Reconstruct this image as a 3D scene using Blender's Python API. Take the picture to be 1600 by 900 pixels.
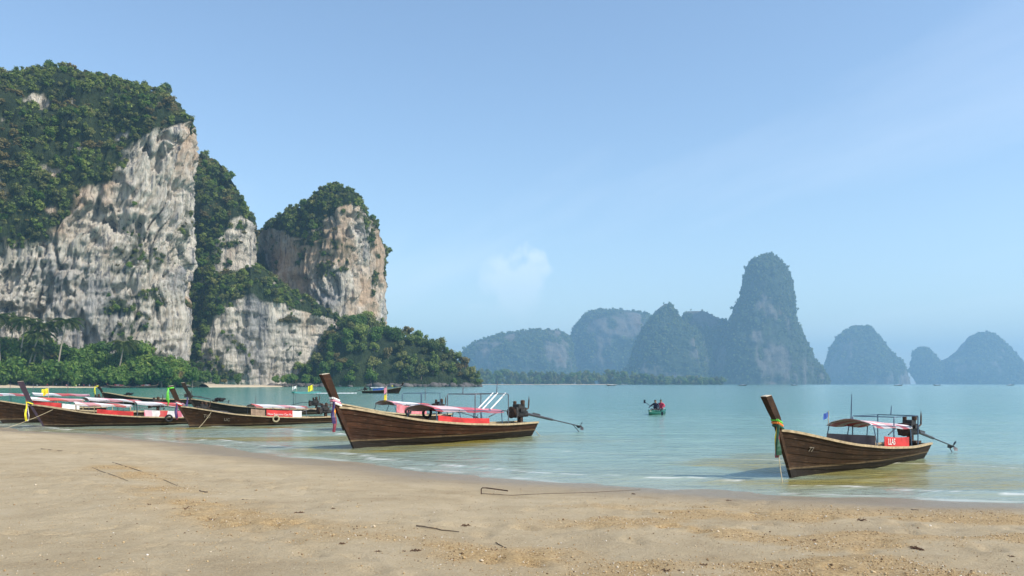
import bpy, math, random
import numpy as np
from mathutils import Vector, Matrix

random.seed(7)
sc = bpy.context.scene
for o in list(bpy.data.objects):
    bpy.data.objects.remove(o)
COL = sc.collection

# ------------------------------------------------------------------ camera
F = 1256.0            # focal length in photo pixels (1600 wide)
H = 2.2               # eye height above the water
cd = bpy.data.cameras.new('camera')
cd.sensor_width = 36.0
cd.lens = 36.0 * F / 1600.0
cd.shift_y = 150.0 / 1600.0
cd.clip_start = 0.1
cd.clip_end = 40000
cam = bpy.data.objects.new('camera', cd)
COL.objects.link(cam)
cam.location = (0, 0, H)
cam.rotation_euler = (math.radians(90), 0, 0)
sc.camera = cam

# ------------------------------------------------------------------ light
SUN_EL = math.radians(43)
SUN_AZ = math.radians(-24)         # from +X towards +Y (negative: a little behind the camera)
sdir = Vector((math.cos(SUN_EL) * math.cos(SUN_AZ), math.cos(SUN_EL) * math.sin(SUN_AZ), math.sin(SUN_EL)))
sl = bpy.data.lights.new('sun', 'SUN')
sl.energy = 4.1
sl.angle = math.radians(0.53)
sl.color = (1.0, 0.93, 0.82)
sun = bpy.data.objects.new('sun', sl)
COL.objects.link(sun)
sun.rotation_euler = (-sdir).to_track_quat('-Z', 'Y').to_euler()

world = bpy.data.worlds.new('World')
sc.world = world
world.use_nodes = True
nt = world.node_tree
for n in list(nt.nodes):
    nt.nodes.remove(n)
def W(t, **kw):
    n = nt.nodes.new(t)
    for k, v in kw.items():
        setattr(n, k, v)
    return n
wout = W('ShaderNodeOutputWorld')
bg = W('ShaderNodeBackground')
bg.inputs['Strength'].default_value = 0.15
sky = W('ShaderNodeTexSky', sky_type='NISHITA', sun_disc=False)
sky.sun_elevation = SUN_EL
sky.sun_rotation = math.pi / 2 - SUN_AZ
sky.air_density = 1.1
sky.dust_density = 0.5
sky.ozone_density = 1.6
# clouds: thin high cirrus all over the sky and one low cumulus
tc = W('ShaderNodeTexCoord')
sep = W('ShaderNodeSeparateXYZ')
nt.links.new(tc.outputs['Generated'], sep.inputs[0])
def M(op, a, b=None, c=None, clamp=False):
    n = W('ShaderNodeMath', operation=op, use_clamp=clamp)
    for i, q in enumerate((a, b, c)):
        if q is None:
            continue
        if isinstance(q, (int, float)):
            n.inputs[i].default_value = q
        else:
            nt.links.new(q, n.inputs[i])
    return n.outputs[0]
zz = M('ADD', M('MAXIMUM', sep.outputs[2], 0.0), 0.12)
cx = M('DIVIDE', sep.outputs[0], zz)
cy = M('DIVIDE', sep.outputs[1], zz)
cmb = W('ShaderNodeCombineXYZ')
nt.links.new(M('ADD', M('MULTIPLY', cx, 0.9), M('MULTIPLY', cy, 0.45)), cmb.inputs[0])
nt.links.new(M('MULTIPLY', M('SUBTRACT', cy, M('MULTIPLY', cx, 0.5)), 0.22), cmb.inputs[1])
ci = W('ShaderNodeTexNoise')
ci.inputs['Scale'].default_value = 0.8
ci.inputs['Detail'].default_value = 7
ci.inputs['Roughness'].default_value = 0.55
nt.links.new(cmb.outputs[0], ci.inputs['Vector'])
cir = M('MULTIPLY', M('SUBTRACT', ci.outputs[0], 0.5, clamp=True), 0.85, clamp=True)
# cumulus, a puff low over the sea
yy = M('MAXIMUM', sep.outputs[1], 0.05)
pa = M('DIVIDE', sep.outputs[0], yy)
pe = M('DIVIDE', sep.outputs[2], yy)
cn = W('ShaderNodeTexNoise')
cn.inputs['Scale'].default_value = 34
cn.inputs['Detail'].default_value = 9
nt.links.new(tc.outputs['Generated'], cn.inputs['Vector'])
wob = M('MULTIPLY', M('SUBTRACT', cn.outputs[0], 0.5), 0.085)
da = M('DIVIDE', M('ADD', M('SUBTRACT', pa, 0.0), wob), 0.042)
de_ = M('ADD', M('SUBTRACT', pe, 0.128), wob)
deu = M('DIVIDE', M('MAXIMUM', de_, 0.0), 0.04)
ded = M('DIVIDE', M('MINIMUM', de_, 0.0), 0.06)
rr = M('SQRT', M('ADD', M('MULTIPLY', da, da), M('ADD', M('MULTIPLY', deu, deu), M('MULTIPLY', ded, ded))))
cum = M('MULTIPLY', M('MULTIPLY', M('SUBTRACT', 1.08, rr), 2.2, clamp=True), M('MULTIPLY', M('SUBTRACT', pe, 0.05), 7.0, clamp=True))
mask = M('ADD', M('MULTIPLY', cum, 0.42), cir, clamp=True)
mx = W('ShaderNodeMix', data_type='RGBA')
mx.inputs[7].default_value = (7.6, 7.6, 7.9, 1)
nt.links.new(mask, mx.inputs[0])
nt.links.new(sky.outputs[0], mx.inputs[6])
nt.links.new(mx.outputs[2], bg.inputs['Color'])
nt.links.new(bg.outputs[0], wout.inputs['Surface'])

vs = sc.view_settings
vs.view_transform = 'Standard'
vs.look = 'None'
vs.exposure = 0.47
vs.gamma = 1.0
vs.use_curve_mapping = False
sc.render.engine = 'CYCLES'
cy_ = sc.cycles
cy_.max_bounces = 6
cy_.diffuse_bounces = 2
cy_.glossy_bounces = 2
cy_.transmission_bounces = 3
cy_.transparent_max_bounces = 10
cy_.volume_bounces = 1
cy_.caustics_reflective = False
cy_.caustics_refractive = False
cy_.sample_clamp_indirect = 6
try:
    cy_.use_denoising = True
    cy_.denoiser = 'OPENIMAGEDENOISE'
except Exception:
    pass

# ------------------------------------------------------------------ numpy noise
def _h(ix, iy, iz, seed):
    n = (ix.astype(np.int64) * 374761393 + iy.astype(np.int64) * 668265263 + iz.astype(np.int64) * 2147483647 + seed * 974711) & 0xffffffff
    n = ((n ^ (n >> 13)) * 1274126177) & 0xffffffff
    n = ((n ^ (n >> 16)) * 2246822519) & 0xffffffff
    return ((n ^ (n >> 15)) & 0xffffff) / float(0x7fffff) - 1.0
def vn(x, y, z=0.0, seed=0):
    x, y, z = np.broadcast_arrays(np.asarray(x, float), np.asarray(y, float), np.asarray(z, float))
    ix, iy, iz = np.floor(x), np.floor(y), np.floor(z)
    fx, fy, fz = x - ix, y - iy, z - iz
    fx = fx * fx * fx * (fx * (fx * 6 - 15) + 10)
    fy = fy * fy * fy * (fy * (fy * 6 - 15) + 10)
    fz = fz * fz * fz * (fz * (fz * 6 - 15) + 10)
    r = 0
    for a in (0, 1):
        wx = fx if a else 1 - fx
        for b in (0, 1):
            wy = fy if b else 1 - fy
            for c in (0, 1):
                wz = fz if c else 1 - fz
                r = r + _h(ix + a, iy + b, iz + c, seed) * wx * wy * wz
    return r
def fbm(x, y, z=0.0, oct=4, seed=0, gain=0.5):
    r, a, f = 0, 1.0, 1.0
    for k in range(oct):
        r = r + a * vn(x * f, y * f, np.asarray(z) * f, seed + k * 17)
        a *= gain
        f *= 2.03
    return r
def sstep(a, b, x):
    t = np.clip((x - a) / (b - a), 0, 1)
    return t * t * (3 - 2 * t)

# ------------------------------------------------------------------ helpers
def px(u, v, Y):
    """world point seen at photo pixel u,v at distance Y"""
    return ((u - 800.0) / F * Y, Y, H + (600.0 - v) / F * Y)
def tag(o, label=None, cat=None, group=None, kind=None):
    if label: o['label'] = label
    if cat: o['category'] = cat
    if group: o['group'] = group
    if kind: o['kind'] = kind
    return o
def link(name, me, mat=None, parent=None, smooth=False):
    o = bpy.data.objects.new(name, me)
    COL.objects.link(o)
    if mat is not None and len(me.materials) == 0:
        me.materials.append(mat)
    if smooth:
        me.polygons.foreach_set('use_smooth', [True] * len(me.polygons))
    if parent is not None:
        o.parent = parent
    return o
def empty(name, loc=(0, 0, 0), rz=0.0, s=1.0):
    o = bpy.data.objects.new(name, None)
    COL.objects.link(o)
    o.empty_display_size = 0.2
    o.location = loc
    o.rotation_euler = (0, 0, rz)
    o.scale = (s, s, s)
    return o
def grid_mesh(name, P, attrs=None, closed=False):
    """P: (n,m,3) array -> quad mesh; attrs: {name:(n,m)} float point attributes; closed wraps the first axis"""
    n, m, _ = P.shape
    me = bpy.data.meshes.new(name)
    idx = np.arange(n * m).reshape(n, m)
    if closed:
        a = idx[:, :-1]; b = np.roll(idx, -1, 0)[:, :-1]; c = np.roll(idx, -1, 0)[:, 1:]; d = idx[:, 1:]
    else:
        a = idx[:-1, :-1]; b = idx[1:, :-1]; c = idx[1:, 1:]; d = idx[:-1, 1:]
    q = np.stack([a, b, c, d], -1).reshape(-1, 4)
    me.vertices.add(n * m)
    me.vertices.foreach_set('co', P.reshape(-1).astype(np.float32))
    me.loops.add(q.size)
    me.loops.foreach_set('vertex_index', q.reshape(-1).astype(np.int32))
    me.polygons.add(len(q))
    me.polygons.foreach_set('loop_start', np.arange(0, q.size, 4, dtype=np.int32))
    me.polygons.foreach_set('loop_total', np.full(len(q), 4, dtype=np.int32))
    me.update(calc_edges=True)
    for k, v in (attrs or {}).items():
        at = me.attributes.new(k, 'FLOAT', 'POINT')
        at.data.foreach_set('value', np.asarray(v, np.float32).reshape(-1))
    return me

class MB:
    def __init__(s):
        s.v = []; s.f = []
    def add(s, vs_, fs):
        b = len(s.v)
        s.v += [tuple(p) for p in vs_]
        s.f += [tuple(b + i for i in f) for f in fs]
    def box(s, c, d, rot=None):
        x, y, z = d[0] / 2, d[1] / 2, d[2] / 2
        P = [Vector((sx * x, sy * y, sz * z)) for sz in (-1, 1) for sy in (-1, 1) for sx in (-1, 1)]
        if rot is not None:
            P = [rot @ p for p in P]
        P = [p + Vector(c) for p in P]
        s.add(P, [(0, 2, 3, 1), (4, 5, 7, 6), (0, 1, 5, 4), (2, 6, 7, 3), (0, 4, 6, 2), (1, 3, 7, 5)])
    def tube(s, pts, r, n=8, cap=True):
        pts = [Vector(p) for p in pts]
        rs = r if isinstance(r, (list, tuple)) else [r] * len(pts)
        rings = []
        ref = None
        for i, p in enumerate(pts):
            t = (pts[min(i + 1, len(pts) - 1)] - pts[max(i - 1, 0)]).normalized()
            if ref is None:
                ref = Vector((0, 0, 1)) if abs(t.z) < 0.9 else Vector((1, 0, 0))
            a = t.cross(ref).normalized()
            b = t.cross(a).normalized()
            ref = -b if False else ref
            rings.append([p + (a * math.cos(2 * math.pi * k / n) + b * math.sin(2 * math.pi * k / n)) * rs[i] for k in range(n)])
        V = [q for r_ in rings for q in r_]
        fs = []
        for i in range(len(pts) - 1):
            for k in range(n):
                k2 = (k + 1) % n
                fs.append((i * n + k, i * n + k2, (i + 1) * n + k2, (i + 1) * n + k))
        if cap:
            fs.append(tuple(range(n))[::-1])
            fs.append(tuple((len(pts) - 1) * n + k for k in range(n)))
        s.add(V, fs)
    def rect_tube(s, secs):
        """secs: list of 4-point sections"""
        V = [p for q in secs for p in q]
        fs = [(3, 2, 1, 0)]
        for i in range(len(secs) - 1):
            for k in range(4):
                k2 = (k + 1) % 4
                fs.append((i * 4 + k, i * 4 + k2, i * 4 + 4 + k2, i * 4 + 4 + k))
        b = (len(secs) - 1) * 4
        fs.append((b, b + 1, b + 2, b + 3))
        s.add(V, fs)
    def lathe(s, c, axis, prof, n=14):
        c = Vector(c); ax = Vector(axis).normalized()
        ref = Vector((0, 0, 1)) if abs(ax.z) < 0.9 else Vector((1, 0, 0))
        a = ax.cross(ref).normalized(); b = ax.cross(a)
        V = []
        for (h, r) in prof:
            V += [c + ax * h + (a * math.cos(2 * math.pi * k / n) + b * math.sin(2 * math.pi * k / n)) * r for k in range(n)]
        fs = []
        for i in range(len(prof) - 1):
            for k in range(n):
                k2 = (k + 1) % n
                fs.append((i * n + k, i * n + k2, i * n + n + k2, i * n + n + k))
        fs.append(tuple(range(n))[::-1]); fs.append(tuple((len(prof) - 1) * n + k for k in range(n)))
        s.add(V, fs)
    def torus(s, c, axis, R, r, n=20, m=8):
        c = Vector(c); ax = Vector(axis).normalized()
        ref = Vector((0, 0, 1)) if abs(ax.z) < 0.9 else Vector((1, 0, 0))
        a = ax.cross(ref).normalized(); b = ax.cross(a)
        V = []; fs = []
        for i in range(n):
            d = a * math.cos(2 * math.pi * i / n) + b * math.sin(2 * math.pi * i / n)
            for j in range(m):
                V.append(c + d * (R + r * math.cos(2 * math.pi * j / m)) + ax * r * math.sin(2 * math.pi * j / m))
        for i in range(n):
            for j in range(m):
                fs.append((i * m + j, ((i + 1) % n) * m + j, ((i + 1) % n) * m + (j + 1) % m, i * m + (j + 1) % m))
        s.add(V, fs)
    def sheet(s, P, th):
        """P[i][j] points -> thin solid sheet, thickness th along -z-ish normal"""
        n, m = len(P), len(P[0])
        V = [Vector(p) for r in P for p in r]
        N = []
        for i in range(n):
            for j in range(m):
                a = Vector(P[min(i + 1, n - 1)][j]) - Vector(P[max(i - 1, 0)][j])
                b = Vector(P[i][min(j + 1, m - 1)]) - Vector(P[i][max(j - 1, 0)])
                N.append(a.cross(b).normalized())
        V2 = [v - nn * th for v, nn in zip(V, N)]
        k = n * m
        fs = []
        for i in range(n - 1):
            for j in range(m - 1):
                q = (i * m + j, (i + 1) * m + j, (i + 1) * m + j + 1, i * m + j + 1)
                fs.append(q); fs.append(tuple(k + x for x in q[::-1]))
        rim = [(i, 0) for i in range(n)] + [(n - 1, j) for j in range(1, m)] + [(i, m - 1) for i in range(n - 2, -1, -1)] + [(0, j) for j in range(m - 2, 0, -1)]
        for q in range(len(rim)):
            a = rim[q][0] * m + rim[q][1]; b = rim[(q + 1) % len(rim)][0] * m + rim[(q + 1) % len(rim)][1]
            fs.append((a, b, k + b, k + a))
        s.add(V + V2, fs)
    def build(s, name, mat, parent=None, smooth=False):
        me = bpy.data.meshes.new(name)
        me.from_pydata(s.v, [], s.f)
        me.update()
        return link(name, me, mat, parent, smooth)

# ------------------------------------------------------------------ materials
class NT:
    def __init__(s, name):
        s.m = bpy.data.materials.new(name)
        s.m.use_nodes = True
        s.t = s.m.node_tree
        s.p = s.t.nodes['Principled BSDF']
        s.out = s.t.nodes['Material Output']
    def n(s, t, **kw):
        q = s.t.nodes.new(t)
        for k, v in kw.items():
            setattr(q, k, v)
        return q
    def l(s, a, b):
        s.t.links.new(a, b)
    def math(s, op, a, b=None, clamp=False):
        q = s.n('ShaderNodeMath', operation=op, use_clamp=clamp)
        for i, w in enumerate((a, b)):
            if w is None: continue
            if isinstance(w, (int, float)): q.inputs[i].default_value = w
            else: s.l(w, q.inputs[i])
        return q.outputs[0]
    def attr(s, name):
        return s.n('ShaderNodeAttribute', attribute_name=name).outputs['Fac']
    def coord(s, which='Object', scale=(1, 1, 1), rot=(0, 0, 0)):
        c = s.n('ShaderNodeTexCoord'); mp = s.n('ShaderNodeMapping')
        mp.inputs['Scale'].default_value = scale
        mp.inputs['Rotation'].default_value = rot
        s.l(c.outputs[which], mp.inputs[0])
        return mp.outputs[0]
    def noise(s, vec, scale, detail=4, rough=0.55):
        q = s.n('ShaderNodeTexNoise')
        q.inputs['Scale'].default_value = scale; q.inputs['Detail'].default_value = detail; q.inputs['Roughness'].default_value = rough
        if vec is not None: s.l(vec, q.inputs['Vector'])
        return q.outputs[0]
    def ramp(s, fac, stops, interp='LINEAR'):
        q = s.n('ShaderNodeValToRGB')
        cr = q.color_ramp
        cr.interpolation = interp
        while len(cr.elements) < len(stops):
            cr.elements.new(0.5)
        for e, (p, c) in zip(cr.elements, stops):
            e.position = p
            e.color = (c[0], c[1], c[2], 1) if not isinstance(c, (int, float)) else (c, c, c, 1)
        s.l(fac, q.inputs[0])
        return q.outputs[0]
    def mix(s, fac, a, b, blend='MIX'):
        q = s.n('ShaderNodeMix', data_type='RGBA', blend_type=blend)
        for i, w in ((0, fac), (6, a), (7, b)):
            if isinstance(w, (int, float)): q.inputs[i].default_value = w
            elif isinstance(w, tuple): q.inputs[i].default_value = (w[0], w[1], w[2], 1)
            else: s.l(w, q.inputs[i])
        return q.outputs[2]
    def bump(s, h, strength=0.5, dist=0.1):
        q = s.n('ShaderNodeBump')
        q.inputs['Strength'].default_value = strength; q.inputs['Distance'].default_value = dist
        s.l(h, q.inputs['Height']); s.l(q.outputs[0], s.p.inputs['Normal'])
        return q
    def col(s, c):
        if isinstance(c, tuple): s.p.inputs['Base Color'].default_value = (c[0], c[1], c[2], 1)
        else: s.l(c, s.p.inputs['Base Color'])
    def rough(s, r):
        if isinstance(r, (int, float)): s.p.inputs['Roughness'].default_value = r
        else: s.l(r, s.p.inputs['Roughness'])

MC = {}
def plain(name, c, rough=0.6, metal=0.0, var=0.25, scale=6.0):
    if name in MC: return MC[name]
    t = NT(name)
    nz = t.noise(t.coord(), scale, 4)
    lo = tuple(x * (1 - var) for x in c); hi = tuple(min(1, x * (1 + var)) for x in c)
    t.col(t.ramp(nz, [(0.3, lo), (0.7, hi)]))
    t.rough(rough)
    t.p.inputs['Metallic'].default_value = metal
    MC[name] = t.m
    return t.m

def mat_hull_wood(name, dark, light, antifoul=True):
    t = NT(name)
    grain = t.noise(t.coord(scale=(0.7, 7, 11)), 2.0, 7, 0.65)
    blot = t.noise(t.coord(scale=(1, 1, 1.6)), 1.5, 7, 0.7)
    oi = t.n('ShaderNodeObjectInfo')
    base = t.ramp(t.math('ADD', t.math('MULTIPLY', grain, 0.5), t.math('MULTIPLY', blot, 0.5)), [(0.36, dark), (0.52, tuple((a + b) / 2.4 for a, b in zip(dark, light))), (0.66, light)])
    c = t.mix(t.math('MULTIPLY', oi.outputs['Random'], 0.5), base, tuple(x * 0.55 for x in dark))
    sep_ = t.n('ShaderNodeSeparateXYZ')
    t.l(t.n('ShaderNodeTexCoord').outputs['Object'], sep_.inputs[0])
    zw = t.math('ADD', sep_.outputs[2], t.math('MULTIPLY', t.math('SUBTRACT', blot, 0.5), 0.05))
    if antifoul:
        # bottom paint, with the pale dried line above it
        c = t.mix(t.math('MULTIPLY', t.math('SUBTRACT', 0.31, zw), 40, clamp=True), c, (0.15, 0.105, 0.06))
        c = t.mix(t.math('MULTIPLY', t.math('SUBTRACT', 0.255, zw), 50, clamp=True), c, (0.022, 0.017, 0.014))
    sc_n = t.noise(t.coord(scale=(0.5, 3, 5)), 3.0, 8, 0.75)
    c = t.mix(t.ramp(sc_n, [(0.56, 0.0), (0.7, 0.55)]), c, (0.20, 0.15, 0.105))
    st_n = t.noise(t.coord(scale=(4, 4, 0.5)), 1.2, 6, 0.7)
    c = t.mix(t.ramp(st_n, [(0.5, 0.0), (0.68, 0.6)]), c, (0.02, 0.014, 0.01))
    t.col(c)
    t.rough(t.ramp(grain, [(0.3, 0.55), (0.7, 0.8)]))
    t.p.inputs['Specular IOR Level'].default_value = 0.2
    t.bump(grain, 0.35, 0.02)
    return t.m

def mat_stripes(name, cols, period, skew, offset=0.0):
    t = NT(name)
    sp = t.n('ShaderNodeSeparateXYZ')
    t.l(t.n('ShaderNodeTexCoord').outputs['Object'], sp.inputs[0])
    nz = t.noise(t.coord(), 1.1, 2)
    x = t.math('ADD', t.math('ADD', sp.outputs[0], t.math('MULTIPLY', sp.outputs[1], skew)), t.math('MULTIPLY', nz, 0.5))
    fr = t.math('FRACT', t.math('ADD', t.math('DIVIDE', x, period), offset))
    k = len(cols)
    c = t.ramp(fr, [(i / k, cc) for i, cc in enumerate(cols)], 'CONSTANT')
    dirt = t.noise(t.coord(), 4.0, 5)
    c = t.mix(t.ramp(dirt, [(0.4, 0.0), (0.8, 0.35)]), c, (0.35, 0.25, 0.22))
    t.col(c)
    t.rough(0.55)
    t.bump(t.noise(t.coord(), 5, 3), 0.25, 0.03)
    return t.m

def mat_leaf(name, stops, trans=0.25):
    t = NT(name)
    tone = t.attr('tone')
    oi = t.n('ShaderNodeObjectInfo')
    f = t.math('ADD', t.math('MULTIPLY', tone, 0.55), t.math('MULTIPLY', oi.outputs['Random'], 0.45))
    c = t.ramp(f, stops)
    t.col(c)
    t.rough(0.55)
    t.p.inputs['Specular IOR Level'].default_value = 0.3
    tr = t.n('ShaderNodeBsdfTranslucent')
    t.l(c, tr.inputs[0])
    ms = t.n('ShaderNodeMixShader')
    ms.inputs[0].default_value = trans
    t.l(t.p.outputs[0], ms.inputs[1]); t.l(tr.outputs[0], ms.inputs[2])
    t.l(ms.outputs[0], t.out.inputs[0])
    return t.m

LEAF = mat_leaf('leaf_green', [(0.0, (0.02, 0.042, 0.011)), (0.3, (0.075, 0.12, 0.024)), (0.6, (0.18, 0.24, 0.046)), (1.0, (0.33, 0.36, 0.085))])
LEAF_DRY = mat_leaf('leaf_dry', [(0.0, (0.06, 0.06, 0.025)), (0.4, (0.14, 0.12, 0.04)), (0.75, (0.23, 0.185, 0.065)), (1.0, (0.20, 0.20, 0.06))])
LEAF_OLIVE = mat_leaf('leaf_olive', [(0.0, (0.026, 0.04, 0.013)), (0.35, (0.11, 0.13, 0.036)), (0.7, (0.23, 0.24, 0.07)), (1.0, (0.33, 0.32, 0.11))])
LEAF_BRIGHT = mat_leaf('leaf_bright', [(0.0, (0.022, 0.06, 0.012)), (0.35, (0.07, 0.15, 0.022)), (0.7, (0.15, 0.24, 0.035)), (1.0, (0.27, 0.31, 0.06))], 0.35)
LEAF_PALM = mat_leaf('leaf_palm', [(0.0, (0.03, 0.06, 0.018)), (0.5, (0.085, 0.13, 0.03)), (1.0, (0.24, 0.25, 0.07))], 0.3)
BARK = plain('bark', (0.16, 0.13, 0.10), 0.85)

def mat_rock(name, bright=1.0, green=0.0, warmth=0.54):
    t = NT(name)
    streak = t.noise(t.coord(scale=(0.24, 0.24, 0.010)), 1.0, 9, 0.7)
    fine = t.noise(t.coord(scale=(0.5, 0.5, 0.1)), 1.0, 6, 0.7)
    blot = t.noise(t.coord(scale=(0.022, 0.022, 0.016)), 1.0, 4, 0.55)
    B = lambda *c: tuple(x * bright for x in c)
    pale = t.ramp(t.math('ADD', t.math('MULTIPLY', streak, 0.65), t.math('MULTIPLY', fine, 0.35)), [(0.36, B(0.05, 0.05, 0.06)), (0.43, B(0.27, 0.26, 0.25)), (0.48, B(0.57, 0.51, 0.42)), (0.62, B(0.78, 0.72, 0.62))])
    warm = t.ramp(fine, [(0.3, B(0.40, 0.25, 0.14)), (0.7, B(0.62, 0.44, 0.29))])
    grey = t.ramp(streak, [(0.35, B(0.09, 0.10, 0.115)), (0.65, B(0.36, 0.36, 0.37))])
    c = t.mix(t.ramp(blot, [(warmth, 0.0), (warmth + 0.14, 0.75)]), pale, warm)
    c = t.mix(t.ramp(blot, [(0.34, 0.8), (0.46, 0.0)]), c, grey)
    if green > 0:
        g = t.attr('veg')
        lg = t.ramp(t.noise(t.coord(scale=(0.08, 0.08, 0.08)), 1.0, 6, 0.7), [(0.35, (0.016, 0.03, 0.014)), (0.55, (0.04, 0.062, 0.024)), (0.72, (0.085, 0.095, 0.04))])
        c = t.mix(t.math('MULTIPLY', g, green, clamp=True), c, lg)
    t.col(c)
    t.rough(0.9)
    t.p.inputs['Specular IOR Level'].default_value = 0.2
    pit = t.noise(t.coord(scale=(0.33, 0.33, 0.2)), 1.0, 7, 0.75)
    t.bump(t.math('ADD', t.math('ADD', fine, pit), t.math('MULTIPLY', streak, 1.2)), 1.0, 3.2)
    return t.m
ROCK = mat_rock('limestone', 1.12, 1.0)
ROCK_WARM = mat_rock('limestone_warm', 1.1, 1.0, 0.44)
ROCK_FAR = mat_rock('limestone_wooded', 0.25, 1.0)

# ------------------------------------------------------------------ shoreline, beach, sea
SHORE = np.array([(60, -30), (34, 3), (20, 10.6), (12, 13.6), (9.4, 14.7), (5.1, 16.1), (0, 18.4), (-3.4, 21.3), (-7.5, 25.2), (-11.9, 30), (-18.5, 35.2), (-25.9, 40.4), (-36, 46.5), (-52, 58), (-90, 95), (-170, 190)], float)
def shore_sd(x, y):
    """signed distance to the waterline, positive on the beach"""
    best = np.full(np.shape(x), 1e9); sg = np.zeros(np.shape(x))
    for (ax, ay), (bx, by) in zip(SHORE[:-1], SHORE[1:]):
        dx, dy = bx - ax, by - ay
        t = np.clip(((x - ax) * dx + (y - ay) * dy) / (dx * dx + dy * dy), 0, 1)
        ex, ey = x - (ax + t * dx), y - (ay + t * dy)
        d = np.hypot(ex, ey)
        cr = dx * ey - dy * ex
        m = d < best
        best = np.where(m, d, best); sg = np.where(m, np.sign(cr), sg)
    return best * sg
def ground_z(x, y, detail=True):
    sd = shore_sd(x, y) + 0.35 * fbm(np.asarray(x) * 0.22, np.asarray(y) * 0.22, 0, 3, 5)
    up = 0.66 * (1 - np.exp(-np.maximum(sd, 0) * 0.082))
    dn = 0.052 * np.minimum(sd, 0)
    z = up + np.maximum(dn, -2.5)
    if detail:
        w = sstep(0.5, 4.0, sd)
        z = z + w * (0.035 * fbm(np.asarray(x) * 0.5, np.asarray(y) * 0.5, 0, 3, 31) + 0.012 * fbm(np.asarray(x) * 2.2, np.asarray(y) * 2.6, 0, 3, 37))
    return z, sd

BAND = np.array([(-9.5, 19), (-7.3, 16.1), (-4.9, 12.2), (-2.9, 10.3), (-1.1, 9.4), (0.35, 8.7), (1.8, 8.1), (4.2, 7.6)], float)
def grit_mask(x, y):
    best = np.full(np.shape(x), 1e9)
    for (ax, ay), (bx, by) in zip(BAND[:-1], BAND[1:]):
        dx, dy = bx - ax, by - ay
        t = np.clip(((x - ax) * dx + (y - ay) * dy) / (dx * dx + dy * dy), 0, 1)
        best = np.minimum(best, np.hypot(x - ax - t * dx, y - ay - t * dy))
    nz = fbm(x * 0.55, y * 0.9, 0, 4, 61)
    nz2 = fbm(x * 1.6, y * 2.4, 0, 3, 67)
    band = np.exp(-(best / 0.62) ** 2) * (0.55 + 0.8 * nz + 0.4 * nz2)
    reg = sstep(0.0, 2.2, x + 0.6) * sstep(14.5, 12.2, y) * sstep(-0.12, 0.42, nz + 0.35 * nz2) * 0.9
    return np.clip(np.maximum(band, reg), 0, 1)

ys = np.concatenate([np.linspace(-6, 5, 12)[:-1], 5 + (60 - 5) * (np.linspace(0, 1, 330) ** 1.7), np.linspace(62, 200, 24)])
ss = np.linspace(-1, 1, 470)
YY, SS = np.meshgrid(ys, ss, indexing='ij')
XX = SS * (np.maximum(YY, 2) * 0.92 + 9)
ZZ, SD = ground_z(XX, YY)
GR = grit_mask(XX, YY)
ZZ = ZZ + 0.012 * GR * vn(XX * 9, YY * 9, 0, 3) + 0.015 * GR
# footprints: two walked lines along the beach and trodden patches
rf_ = np.random.RandomState(4)
FP = []
for (x0, y0, x1, y1, n_) in ((-11, 17.5, -1, 8.2, 26), (2.0, 12.6, 9.5, 9.3, 18), (-14, 24, -4, 15.5, 26), (-6.5, 9.6, 3.5, 11.6, 22)):
    for k in range(n_):
        q = k / (n_ - 1); dx_, dy_ = x1 - x0, y1 - y0; L_ = math.hypot(dx_, dy_)
        sd_ = 0.11 if k % 2 else -0.11
        FP.append((x0 + dx_ * q - dy_ / L_ * sd_ + rf_.normal() * 0.05, y0 + dy_ * q + dx_ / L_ * sd_ + 0.5 * math.sin(q * 5) + rf_.normal() * 0.05, math.atan2(dy_, dx_) + rf_.normal() * 0.15))
for k in range(70):
    FP.append((rf_.uniform(-9, 7), rf_.uniform(6.5, 15), rf_.uniform(0, 6.28)))
for (fx_, fy_, fa_) in FP:
    j0, j1 = np.searchsorted(ys, fy_ - 0.45), np.searchsorted(ys, fy_ + 0.45)
    sx_, sy_ = XX[j0:j1] - fx_, YY[j0:j1] - fy_
    la, lb = sx_ * math.cos(fa_) + sy_ * math.sin(fa_), -sx_ * math.sin(fa_) + sy_ * math.cos(fa_)
    rr_ = np.hypot(la / 0.19, lb / 0.10)
    ZZ[j0:j1] += np.where(SD[j0:j1] > 1.0, -0.05 * np.exp(-rr_ ** 2) + 0.02 * np.exp(-((rr_ - 1.7) / 0.5) ** 2), 0)
wet = sstep(3.0, 0.6, SD + 0.5 * fbm(XX * 0.35, YY * 0.35, 0, 3, 77))
t = NT('sand')
fine = t.noise(t.coord(), 38, 6, 0.75)
mid = t.noise(t.coord(), 1.7, 6, 0.65)
big = t.noise(t.coord(scale=(1, 1.6, 1)), 0.35, 4, 0.6)
dry = t.ramp(t.math('ADD', t.math('MULTIPLY', fine, 0.45), t.math('ADD', t.math('MULTIPLY', mid, 0.3), t.math('MULTIPLY', big, 0.25))), [(0.34, (0.31, 0.225, 0.125)), (0.5, (0.46, 0.36, 0.22)), (0.66, (0.57, 0.465, 0.31))])
gritc = t.ramp(t.noise(t.coord(), 30, 5, 0.8), [(0.32, (0.13, 0.075, 0.028)), (0.46, (0.40, 0.26, 0.11)), (0.58, (0.55, 0.38, 0.18)), (0.72, (0.66, 0.54, 0.37))])
c = t.mix(t.math('MULTIPLY', t.attr('grit'), 0.85, clamp=True), dry, gritc)
c = t.mix(t.math('MULTIPLY', t.attr('wet'), 0.75), c, (0.27, 0.205, 0.13))
t.col(c)
rg = t.ramp(t.attr('wet'), [(0.0, 0.9), (0.6, 0.7), (1.0, 0.3)])
t.rough(rg)
t.p.inputs['Specular IOR Level'].default_value = 0.3
foots = t.noise(t.coord(scale=(1, 1.3, 1)), 5.5, 4, 0.6)
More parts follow.
